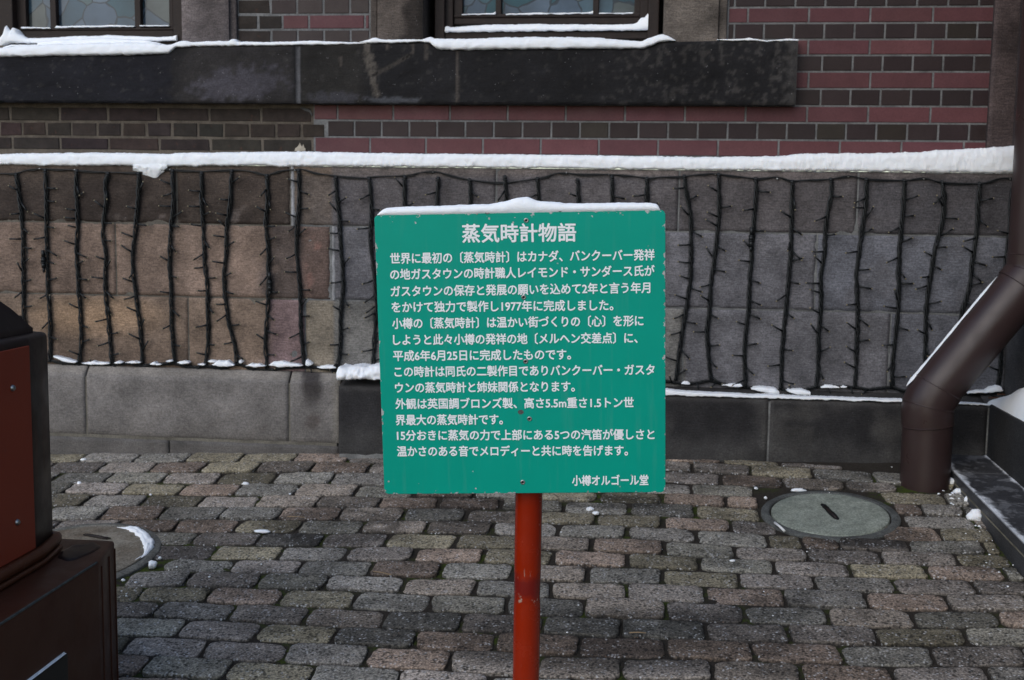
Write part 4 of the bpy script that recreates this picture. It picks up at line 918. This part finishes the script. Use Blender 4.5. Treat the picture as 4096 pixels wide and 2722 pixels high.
# ------------------------------------------------------------------ manholes, lying in the slope
def gp_(u, v, h, o): return o + GX * u + GY * v + GN * h
def manhole(name, label, cx, cy, rl, ro, ml, mr, slot, mossy):
    o = Vector((cx, cy, gz(cx, cy))); t_ = thing(name, label, 'manhole', o)
    m = MB(); m.lathe(o, GN, [(rl + .003, -.03), (rl + .004, .002), (rl + .008, .0055), (ro - .006, .0045), (ro, .000), (ro + .001, -.04)], 72)
    m.v = [(x + .0015 * nz(x * 30, y * 30), y + .0015 * nz(y * 30, x * 30, 3), z + .001 * fbm(x, y, 0, 25)) for x, y, z in m.v]
    m.build('ring', mr, t_, 40)
    m = MB(); m.lathe(o, GN, [(0, .0075), (rl * .35, .0075), (rl * .7, .0072), (rl * .93, .0068), (rl - .004, .005), (rl - .001, .001), (rl - .001, -.03)], 72)
    m.v = [(x, y, z + .0012 * fbm(x, y, 0, 14)) for x, y, z in m.v]
    ld = m.build('lid', ml, t_, 40)
    a, b = onG(*slot[0]), onG(*slot[1]); d = (b - a).normalized(); s_ = GN.cross(d); w_ = .011; m = MB(); P = []
    for i in range(13):
        k = i / 12; e = math.sqrt(max(0, 1 - abs(2 * k - 1) ** 8)) * w_ * (1 + .25 * nz(i * .8, cx)); c_ = a.lerp(b, k)
        P.append([c_ - s_ * e + GN * .0085, c_ + GN * .0079, c_ + s_ * e + GN * .0085])
    m.grid(P, 0, None, (.01, .01, .01)); m.build('lifting_slot', M_SOIL if mossy else M_HOLE, ld)
    m = MB(); m.tube([a.lerp(b, .12) + GN * .008, a.lerp(b, .88) + GN * .008], .004, 8); m.build('lifting_bar', M_BRZ, ld)
    return t_
H_ = lambda x, y: (2900 + x / 1.9732, 1800 + y / 1.9732)
Z5 = lambda x, y: (180 + x / 4.127, 2020 + y / 4.127)
manhole('manhole', 'pale green-grey round concrete manhole cover with a slot near the downpipe', .676, 3.988, .199, .2325, M_LID, M_RING, (H_(762, 440), H_(893, 573)), False)
manhole('manhole', 'brownish round concrete manhole cover with snow on its rim by the pedestal', -1.850, 3.548, .252, .286, M_LID2, M_RING2, (Z5(630, 520), Z5(1095, 605)), True)

# ------------------------------------------------------------------ snow
def snow(mb, label, name='snow'):
    return tag(mb.build(name, M_SNOW), label, 'snow', kind='stuff')
def strip(top, bot, Yf, Yb, mb=None, step=7, bulge=.012, low=False, seed=0, rough=1.0):
    mb = mb or MB(); xs_ = [q[0] for q in bot] + [q[0] for q in top]; x0, x1 = max(top[0][0], bot[0][0]), min(top[-1][0], bot[-1][0]); n = max(6, int((x1 - x0) / step)); P = []
    for i in range(n + 1):
        px = lerp(x0, x1, i / n); zb = onY(px, ipl(bot, px), Yf).z; zt = onY(px, ipl(top, px), Yb if low else Yf + .01).z; X = onY(px, ipl(bot, px), Yf).x
        zb += .0035 * fbm(X, 0, seed + 20, 16) + .002 * fbm(X, 0, seed + 21, 60); zt += .0022 * fbm(X, 0, seed + 22, 12) + .0015 * fbm(X, 0, seed + 23, 70); h = max(zt - zb, .0015); k = min(1, h / .04); b = bulge * k; D = Yb - Yf
        sec = [(Yf + .004, zb - .001), (Yf - b * .8, zb + .06 * h), (Yf - b, zb + .25 * h), (Yf - b * .9, zb + .5 * h), (Yf - b * .55, zb + .75 * h), (Yf + .002, zb + .93 * h), (Yf + .014, zb + h), (Yf + D * .5, zb + h), (Yb, zb + h)]
        r_ = []
        sec = [q for p_, q_ in zip(sec, sec[1:]) for q in (p_, ((p_[0] + q_[0]) / 2, (p_[1] + q_[1]) / 2))] + [sec[-1]]
        for j_, (y, z) in enumerate(sec):
            e = .0030 * rough * fbm(X, z * 2.2, seed, 20) * k + .0018 * rough * fbm(X, z, seed + 3, 45) * k; fz = .0016 * rough * fbm(X, y, seed + 5, 38) * k + .0016 * fbm(X, y, seed + 6, 130) * k
            r_.append((X, y + (e if j_ < 15 else 0), z + (fz if 0 < j_ else fz * 1.0)))
        P.append(r_)
    mb.grid(P); k = len(P[0])
    mb.add(P[0], [tuple(range(k))[::-1]]); mb.add(P[-1], [tuple(range(k))]); return mb
A1 = lambda L, s, ox=0, oy=0: [(ox + x / s, oy + y / s) for x, y in L]
# left window
mb = strip(A1([(-200, 610), (0, 600), (300, 563), (900, 545), (1500, 527), (1900, 535), (1970, 552), (2120, 554), (2250, 508), (2310, 512), (2370, 530)], 3.105), A1([(-200, 708), (0, 705), (800, 690), (1530, 681), (1555, 692), (1580, 697), (1605, 692), (1630, 681), (2090, 662), (2130, 640), (2160, 605), (2185, 581), (2370, 578)], 3.105), YS - .004, 4.95)
mb = strip(A1([(0, 610), (130, 560), (470, 558), (480, 520), (700, 490), (1300, 470), (1800, 500), (1990, 545)], 3.105), A1([(0, 640), (130, 580), (480, 575), (1900, 565), (1990, 552)], 3.105), YS + .05, 4.95, mb, low=False)
snow(mb, 'thick snow lying on the dark sill under the left window')
mb = strip(A1([(-100, 480), (0, 470), (40, 400), (70, 310), (100, 355), (125, 390), (150, 345), (190, 372), (240, 430), (330, 476), (500, 476), (900, 452), (1400, 441), (1700, 452), (2000, 465), (2100, 462), (2195, 440)], 3.105), A1([(-100, 600), (0, 600), (130, 536), (460, 540), (1000, 545), (1700, 512), (2195, 507)], 3.105), YF - .012, 4.93, None, 4)
strip(A1([(262, 342), (280, 340), (620, 348)], 3.105), A1([(262, 356), (620, 352)], 3.105), YSH - .012, 4.925, mb); strip(A1([(680, 345), (695, 322), (760, 330), (1000, 325), (1500, 318), (1668, 326)], 3.105), A1([(680, 350), (1000, 342), (1668, 331)], 3.105), YSH - .012, 4.925, mb); strip(A1([(1735, 318), (1900, 318), (2095, 322)], 3.105), A1([(1735, 331), (2095, 326)], 3.105), YSH - .012, 4.925, mb)
snow(mb, 'snow with two small peaks along the bottom of the left window frame')
mb = strip(A1([(1190, 300), (1220, 275), (1250, 282), (1300, 286), (1400, 280), (1540, 276), (1560, 264), (1580, 262), (1605, 285), (1800, 285), (1990, 281), (2130, 276), (2360, 288), (2470, 288)], 1.6857), A1([(1190, 314), (1300, 312), (2000, 304), (2470, 296)], 1.6857), YS - .002, 4.80)
snow(mb, 'thin line of snow on the dark sill between the two windows')
Z2_ = lambda L: A1(L, 1.5733, 1440, 0)
mb = strip(Z2_([(0, 266), (60, 252), (95, 236), (130, 249), (385, 252), (440, 231), (480, 244), (640, 246), (900, 236), (1250, 233), (1500, 239), (1640, 250), (1700, 258), (1770, 262), (1810, 242), (1860, 226), (1905, 213), (1940, 229), (1985, 254)]),
           Z2_([(0, 270), (270, 267), (380, 264), (440, 270), (460, 285), (480, 300), (520, 312), (660, 314), (685, 319), (710, 313), (1000, 308), (1790, 303), (1840, 285), (1880, 264), (1985, 257)]), YS - .004, 4.95)
snow(mb, 'thick snow lying on the dark sill under the middle window')
mb = strip(Z2_([(535, 172), (548, 165), (570, 174), (660, 166), (800, 156), (1000, 154), (1150, 152), (1500, 156), (1720, 153), (1745, 142), (1762, 118), (1778, 112), (1790, 108), (1812, 82)]), Z2_([(535, 200), (540, 203), (1000, 197), (1812, 190)]), YF - .008, 4.93)
strip(Z2_([(640, 92), (750, 88), (840, 84), (853, 76)]), Z2_([(640, 95), (853, 91)]), YSH - .012, 4.925, mb); strip(Z2_([(918, 90), (1100, 84), (1400, 82), (1455, 78), (1466, 70)]), Z2_([(918, 94), (1466, 86)]), YSH - .012, 4.925, mb); strip(Z2_([(1504, 84), (1718, 82)]), Z2_([(1504, 87), (1718, 86)]), YSH - .012, 4.925, mb)
snow(mb, 'snow along the bottom of the middle window frame')
mb = strip(A1([(285, 270), (400, 268), (460, 265), (500, 258), (540, 266), (620, 278), (700, 270), (780, 262), (835, 272)], 1.6905, 2700), A1([(285, 273), (560, 275), (620, 286), (680, 276), (835, 276)], 1.6905, 2700), YS - .001, 4.78)
snow(mb, 'thin scraps of snow on the right end of the dark sill')
# long drift on top of the stone base
tp = A1([(-200, 432), (0, 430), (200, 425), (700, 420), (1000, 424), (1150, 431), (1300, 422), (1800, 415), (2170, 412)], 1.8154, 0, 380) + A1([(20, 412), (500, 422), (1000, 428), (1600, 433), (1980, 437)], 1.8154, 1200, 380) + A1([(0, 437), (500, 446), (1000, 452), (1080, 450)], 1.8154, 2300, 380) + A1([(100, 1238), (420, 1234), (560, 1218), (700, 1213), (1100, 1210), (1400, 1206), (1540, 1203), (1650, 1188), (1900, 1177), (2060, 1173), (2100, 1162), (2200, 1158), (2295, 1148), (2420, 1140)], 1.9732, 2900, 0)
bt = A1([(-200, 505), (0, 505), (250, 510), (300, 515), (540, 512), (552, 520), (570, 513), (900, 511), (960, 515), (1000, 528), (1300, 517), (1900, 511), (2040, 522), (2090, 521), (2120, 515)], 1.8154, 0, 380) + A1([(20, 517), (700, 522), (1390, 528), (1422, 531), (1450, 528), (1980, 533)], 1.8154, 1200, 380) + A1([(0, 535), (230, 537), (252, 543), (270, 537), (1000, 546), (2340, 558)], 1.8154, 2300, 380) + [(3700, 689), (4080, 695), (4130, 696)]
mb = strip(tp, bt, YA - .004, YB, None, 4, .008, False, 3)
snow(mb, 'long even band of snow on top of the stone base below the bricks', 'snow_drift')
mb = MB(); rs = random.Random(3)
P = []
for i in range(26):
    f_ = i / 25; px = lerp(965, 1215, f_) / 1.8154; top = 380 + lerp(505, 500, f_) / 1.8154; lowy = 380 + ipl([(0, 550), (.12, 556), (.3, 580), (.45, 590), (.6, 604), (.7, 603), (.8, 575), (.9, 562), (1, 535)], f_) / 1.8154; r_ = []
    for j_ in range(8):
        g_ = j_ / 7; q = onY(px + 3 * nz(i, j_, 1), lerp(top, lowy, g_), YA - .004 - .013 * math.sin(math.pi * min(1, g_ * .75 + .25)) * (1 + .8 * nz(i * .6, j_ * .9, 8))); r_.append(q)
    P.append(r_)
mb.grid(P); snow(mb, 'torn flap of snow hanging from the drift over the stone base', 'snow_flap')
# right plinth
mb = strip(A1([(-120, 82), (105, 85), (160, 92), (230, 98), (400, 106), (640, 118), (740, 118), (1000, 131), (1300, 140), (1600, 149)], 1.5775, 2600, 1500), A1([(-120, 126), (105, 130), (400, 138), (740, 148), (1100, 158), (1600, 173)], 1.5775, 2600, 1500), YPR - .001, YPR + .045, None, 5, .005, True, 2)
strip(A1([(1930, 178), (1960, 168), (2050, 172), (2140, 182), (2175, 186)], 1.5775, 2600, 1500), A1([(1930, 184), (2175, 194)], 1.5775, 2600, 1500), YPR - .001, YPR + .03, mb, 5, .004, True)
snow(mb, 'narrow strip of snow along the front edge of the dark plinth')
mb = MB()
for L in ([(640, 78), (660, 60), (700, 53), (770, 58), (800, 72), (815, 95)], [(862, 90), (880, 76), (930, 72), (965, 74), (1012, 100)], [(198, 50), (215, 36), (240, 38), (252, 50)], [(452, 56), (500, 48), (545, 43), (575, 46), (582, 66)], [(1078, 72), (1110, 52), (1140, 52), (1180, 66), (1195, 74)], [(1205, 72), (1222, 60), (1242, 72)]):
    bt_ = max(q[1] for q in L); L = [(x, y + (bt_ - y) * .35) for x, y in L]
    dd = 30 if L[0][0] in (640, 862) else 12
    strip(A1(L, 1.5775, 2600, 1500), A1([(L[0][0], L[0][1] + 8), (L[len(L) // 2][0], max(q[1] for q in L) + dd), (L[-1][0], L[-1][1] + 8 + (20 if dd > 20 else 0))], 1.5775, 2600, 1500), YA - .05 if dd > 20 else YA - .026, YA - .003, mb, 4, .010, True, 4)
strip(A1([(2005, 108), (2060, 95), (2120, 92), (2150, 72), (2190, 62), (2215, 66), (2228, 90)], 1.5775, 2600, 1500), A1([(2005, 118), (2120, 116), (2228, 104)], 1.5775, 2600, 1500), YA - .035, YA - .003, mb, 4, .01, True, 5)
snow(mb, 'lumps of snow caught between the light strands on the dark plinth')
# left plinth
mb = MB()
for (a, t0, b_, t1) in ((335, 1296, 480, 1338), (515, 1324, 690, 1352), (718, 1320, 768, 1346), (788, 1322, 885, 1344), (944, 1328, 1012, 1356), (1043, 1316, 1082, 1337), (1114, 1319, 1190, 1346), (1243, 1336, 1287, 1358), (1308, 1314, 1354, 1338), (1333, 1312, 1472, 1366), (1503, 1312, 1524, 1346), (1548, 1336, 1668, 1366), (1690, 1322, 1902, 1366), (1922, 1310, 1962, 1362), (1994, 1346, 2112, 1378)):
    rs = random.Random(a); W_ = b_ - a; fl = a == 335
    if fl: tl = [(a, 1292), (a + 30, 1296), (a + 80, 1308), (a + 120, 1320), (b_, 1326)]; bl = [(a, 1303), (a + 60, 1332), (a + 120, 1343), (b_, 1338)]
    else:
        pk = rs.uniform(.25, .75); tl = [(a, lerp(t0, t1, .7))] + [(a + W_ * f_, t0 + (t1 - t0) * (.12 + .5 * abs(f_ - pk) + rs.uniform(-.12, .12))) for f_ in (.12, .25, .4, .55, .7, .85)] + [(b_, lerp(t0, t1, .65))]
        bl = [(a, lerp(t0, t1, .8)), (a + W_ * .3, t1), (a + W_ * .7, t1), (b_, lerp(t0, t1, .85))]
    strip(A1(tl, 1.5733, 0, 600), A1(bl, 1.5733, 0, 600), YA - .030, YA - .002, mb, 3, .012, True, a)
snow(mb, 'small tufts of snow along the light grey plinth between the light strands')
mb = strip(A1([(2118, 1375), (2125, 1345), (2180, 1350), (2260, 1340), (2300, 1348), (2360, 1335), (2560, 1340), (2700, 1370)], 1.5733, 0, 600), A1([(2118, 1400), (2125, 1450), (2200, 1446), (2280, 1440), (2360, 1448), (2600, 1450), (2700, 1440)], 1.5733, 0, 600), YPR + .006, YA - .003, None, 3, .018, True, 8, 3.0)
snow(mb, 'thick heap of snow on the plinth just left of the sign', 'snow_heap')
# heap on the wing's plinth
mb = MB(); P = []
for i in range(46):
    y = lerp(YPR + .05, 1.45, (i / 45) ** 1.4); r_ = []
    hgt = ipl([(0, .02), (.1, .05), (.3, .12), (.6, .10), (1.2, .08), (2.0, .06), (3.1, .004)], YPR + .05 - y) * (1 + .25 * nz(y * 6, 1))
    for j_ in range(12):
        f_ = j_ / 11; x = lerp(XC + .006, XR, f_); z = zr + hgt * (1 - (1 - f_) ** 2.2) + .006 * fbm(x, y, 1, 20); r_.append((x + .003 * nz(y * 30, j_), y, z - (.006 if j_ == 0 else 0)))
    P.append(r_)
mb.grid(P); snow(mb, 'bluish heap of snow on the plinth top in the right-hand corner', 'snow_heap')
# on the sign
mb = MB(); tp = A1([(98, 320), (115, 300), (140, 278), (175, 255), (210, 241), (320, 230), (500, 222), (900, 212), (1200, 200), (1600, 186), (1760, 156), (1880, 116), (1980, 97), (2060, 98), (2150, 130), (2220, 151), (2360, 157)], 3.278, 1480, 760) + A1([(1000, 43), (1100, 45), (1300, 41), (1440, 42), (1475, 47), (1488, 60), (1492, 76)], 1.2852, 1480, 780); P = []
x0, x1 = tp[0][0], tp[-1][0]
for i in range(161):
    px = lerp(x0, x1, i / 160); u, zt_ = sloc(px, ipl(tp, px)); zb_ = .2977 - .001; h = max(zt_ - zb_, .001); D = .030 + .25 * h; k = min(1, h / .02); r_ = []
    for (y, z) in ((.001, 0), (-.0035 * k, .25), (-.003 * k, .6), (.002, .9), (.008, 1.0), (D * .55, .97), (D * .9, .6), (D, .15), (.013, 0)):
        e = .0012 * fbm(u, z, 1, 60) * k; r_.append(SM @ Vector((u, y + e, zb_ + h * z + .0012 * fbm(u, y, 2, 70) * k * (z > 0))))
    P.append(r_)
mb.grid(P); snow(mb, 'ridge of snow with a small hump along the top of the green sign')
# on the slanting pipe
mb = MB(); a, b = pp(3740, 1562), pp(4075, 1160); d = (b - a).normalized(); nn_ = Vector((-d.z, 0, d.x)); nn_ = nn_ if nn_.z > 0 else -nn_; P = []
a = a - d * .05; Lp = (b - a).length * .985
for i in range(90):
    f_ = i / 89; c = a + d * (Lp * f_); wd = (.009 + .004 * nz(f_ * 9, 2) + .012 * math.exp(-(f_ / .08) ** 2)) * min(1, f_ * 14 + .05, (1 - f_) * 8 + .05); h = wd * .42; r_ = []
    for j_ in range(9):
        t_ = (j_ / 8 - .5) * 2; th_ = t_ * wd / PR; r0_ = PR + .0005 + h * math.sqrt(max(0, 1 - t_ * t_)) * (1 + .35 * fbm(f_ * 20, t_, 3, 1.0)); r_.append(c + nn_ * (r0_ * math.cos(th_)) + Vector((0, 1, 0)) * (r0_ * math.sin(th_)))
    P.append(r_)
mb.grid(P); snow(mb, 'thin line of snow along the top of the slanting downpipe')
m = MB(); c = onX(268, 2612, XA + .006)
P = []
for i in range(60):
    y = lerp(1.8, c.y - .004, i / 59); g_ = .25 + .75 * sstep(-.1, .25, fbm(y, 3, 0, 45)); P.append([(XA + .0072, y, c.z + .0003), (XA + .0005 + .0063 * g_, y, c.z + .0016 + .002 * fbm(y, 0, 0, 40)), (XA + .0035, y, c.z + .0032 + .002 * fbm(y, 1, 0, 40)), (XA + .0005, y, c.z + .003)])
m.grid(P); snow(m, 'dusting of snow on the top edge of the black pedestal plate')
# snow on the left manhole and loose lumps on the setts
def mound(mb, path, hgt, seed=0):
    P = []; pts = [(onG(*Z5(x, y)), w_ / 4.127 * 3.5 / FPX) for x, y, w_ in path]; N = 44
    for i in range(N + 1):
        s = i / N * (len(pts) - 1); k = min(int(s), len(pts) - 2); f_ = s - k; c = pts[k][0].lerp(pts[k + 1][0], f_); w_ = lerp(pts[k][1], pts[k + 1][1], f_) * (1 + .35 * nz(i * .6, seed)); d = (pts[k + 1][0] - pts[k][0]).normalized(); s_ = GN.cross(d); r_ = []
        for j_ in range(13):
            t_ = (j_ / 12 - .5) * 2; e = w_ * (1 + .3 * nz(i * .35, j_ // 7 * 9, seed)); r_.append(c + s_ * (t_ * e) + GN * (.006 + hgt * min(1, w_ / .03) * math.sqrt(max(0, 1 - t_ * t_)) * (1 + .4 * fbm(i * .2, t_ * 2, seed, 1.0))))
        P.append(r_)
    mb.grid(P); return mb
mb = mound(MB(), [(1190, 398, 4), (1300, 412, 22), (1400, 420, 62), (1480, 445, 95), (1570, 490, 100), (1650, 560, 95), (1710, 650, 100), (1715, 730, 95), (1690, 800, 50), (1650, 860, 36), (1590, 905, 6)], .020, 4)
mb = mound(mb, [(1400, 985, 4), (1500, 930, 12), (1560, 895, 12), (1600, 870, 4)], .006, 2)
snow(mb, 'crescent of snow along the rim of the brown manhole cover')
def lump(sx, sy, w_, h_, label, d_=.6, seed=1, name='snow_lump'):
    o = onG(sx, sy); W_ = w_ * o.y / FPX * .5; Hh = h_ * o.y / FPX; bm = bmesh.new(); bmesh.ops.create_icosphere(bm, subdivisions=3, radius=1)
    for q in bm.verts:
        k = 1 + .35 * fbm(q.co.x, q.co.y, q.co.z + seed * 5, 1.3); p = q.co * k; q.co = o + Vector((p.x * W_, p.y * W_ * d_, p.z * Hh * .55 + Hh * .30))
    mb = MB(); mb.bm(bm, 0, None, True); return tag(mb.build(name, M_SNOW), label, 'snow lump', 'lumps of snow on the setts')
lump(611, 2268, 40, 34, 'largest lump of snow on the setts, beside the brown manhole cover', .8, 1)
lump(640, 2236, 14, 12, 'small crumb of snow touching the rim of the brown manhole cover', .8, 2)
lump(317, 1938, 20, 14, 'round lump of snow on the setts near the light grey plinth, by the pedestal', .8, 3)
lump(333, 1842, 22, 10, 'flat scrap of snow against the base of the light grey plinth', .5, 12)
lump(983, 1940, 30, 14, 'oval lump of snow on the setts midway between pedestal and sign', .8, 4)
lump(602, 1982, 10, 8, 'tiny crumb of snow on a grey sett, middle of the left paving', .8, 5)
lump(1160, 1979, 10, 7, 'tiny crumb of snow on the joint of a dark sett left of the sign', .8, 6)
lump(1050, 2130, 70, 13, 'long flat scrap of snow on the setts left of the post', .35, 7)
lump(2360, 2042, 30, 16, 'lump of snow with a notch on the setts right of the post, left half', .8, 8); lump(2383, 2058, 28, 15, 'lump of snow with a notch on the setts right of the post, right half', .8, 9)
lump(2672, 1836, 16, 14, 'crumb of snow at the right edge of the sign by the dark plinth', .8, 10)
lump(3195, 1966, 55, 14, 'flat scrap of snow just behind the green-grey manhole cover', .4, 11)
lump(3024, 1957, 14, 9, 'crumb of snow left of the green-grey manhole cover, upper one', .8, 13); lump(3062, 1996, 13, 11, 'crumb of snow left of the green-grey manhole cover, lower one', .8, 14)
lump(3806, 1938, 36, 30, 'round lump of snow at the foot of the downpipe', .8, 15); lump(3835, 1975, 40, 24, 'ragged lump of snow between downpipe and granite step', .6, 16); lump(3868, 2010, 22, 30, 'narrow lump of snow against the granite step', .8, 17); lump(3903, 2080, 62, 48, 'wide ragged lump of snow on the setts beside the granite step', .7, 18)
lump(234, 2326, 14, 10, 'crumb of snow below the brown manhole cover, next to the pedestal', .8, 19); lump(494, 2324, 16, 11, 'white crumb of snow below the brown manhole ring', .8, 20)
lump(2930, 2246, 22, 8, 'small flat crumb of snow on a yellowish sett right of the post', .5, 21)
mb = MB()
for i in range(90):
    rs = random.Random(i + 900); k = rs.random()
    if k < .45: o = Vector((rs.uniform(1.08, 1.16), rs.uniform(3.4, 4.4), 0))
    elif k < .6: o = Vector((rs.gauss(-1.6, .12), rs.gauss(3.28, .06), 0))
    else: o = Vector((rs.uniform(-1.6, 1.1), rs.uniform(2.9, 4.5), 0))
    o.z = gz(o.x, o.y); rr = rs.uniform(.002, .006) * (1 if k < .6 else .6); bm = bmesh.new(); bmesh.ops.create_icosphere(bm, subdivisions=1, radius=rr)
    for q in bm.verts: q.co = o + Vector((q.co.x, q.co.y, q.co.z * .6 + .006)) + Vector((rs.uniform(-1, 1), rs.uniform(-1, 1), 0)) * rr * .3
    mb.bm(bm, 0, None, True)
snow(mb, 'scattered tiny crumbs of snow over the setts', 'snow_crumbs')

# ------------------------------------------------------------------ litter
def stick(name, a, b, r_, mat, label, cat, h=.009):
    p, q = onG(*a), onG(*b); m = MB(); mid = p.lerp(q, .5) + GN * (h + .002); m.tube([p + GN * h, mid, q + GN * h], r_, 8); return tag(m.build(name, mat), label, cat)
stick('cigarette_butt', H_(392, 602), H_(468, 668), .0042, M_PAPER, 'white cigarette butt on the rim of the green-grey manhole cover', 'cigarette butt', .012)
stick('dry_stalk', (1494, 2297), (1564, 2311), .0018, M_STRAW, 'short straw-coloured stalk on the setts left of the post', 'stalk')
stick('dry_stalk', (2518, 2544), (2584, 2545), .0017, M_STRAW, 'short reddish straw stalk on the dark setts right of the post', 'stalk')
stick('dry_stalk', (1150, 2077), (1221, 2080), .0013, M_STRAW, 'thin pale stalk on the setts left of the sign', 'stalk')
def leaf(p, s_, label, sd, n_up=None):
    rs = random.Random(sd); m = MB(); P = []
    for i in range(7):
        f_ = i / 6; wd = s_ * .35 * math.sin(math.pi * (f_ * .9 + .05)); P.append([p + Vector((s_ * (f_ - .5), -wd, .004 + .3 * wd * rs.random())), p + Vector((s_ * (f_ - .5), 0, .002 + .004 * rs.random())), p + Vector((s_ * (f_ - .5), wd, .006 + .3 * wd * rs.random()))])
    m.grid(P); return tag(m.build('dead_leaf', M_LEAF), label, 'leaf')
q = onY(3980, 1590, YPR + .05); q.z = ztr + .02; leaf(q, .05, 'brown dead leaf on the plinth in the corner, the larger one', 1); leaf(q + Vector((.03, .02, .012)), .035, 'brown dead leaf on the plinth in the corner, lying on another', 2)
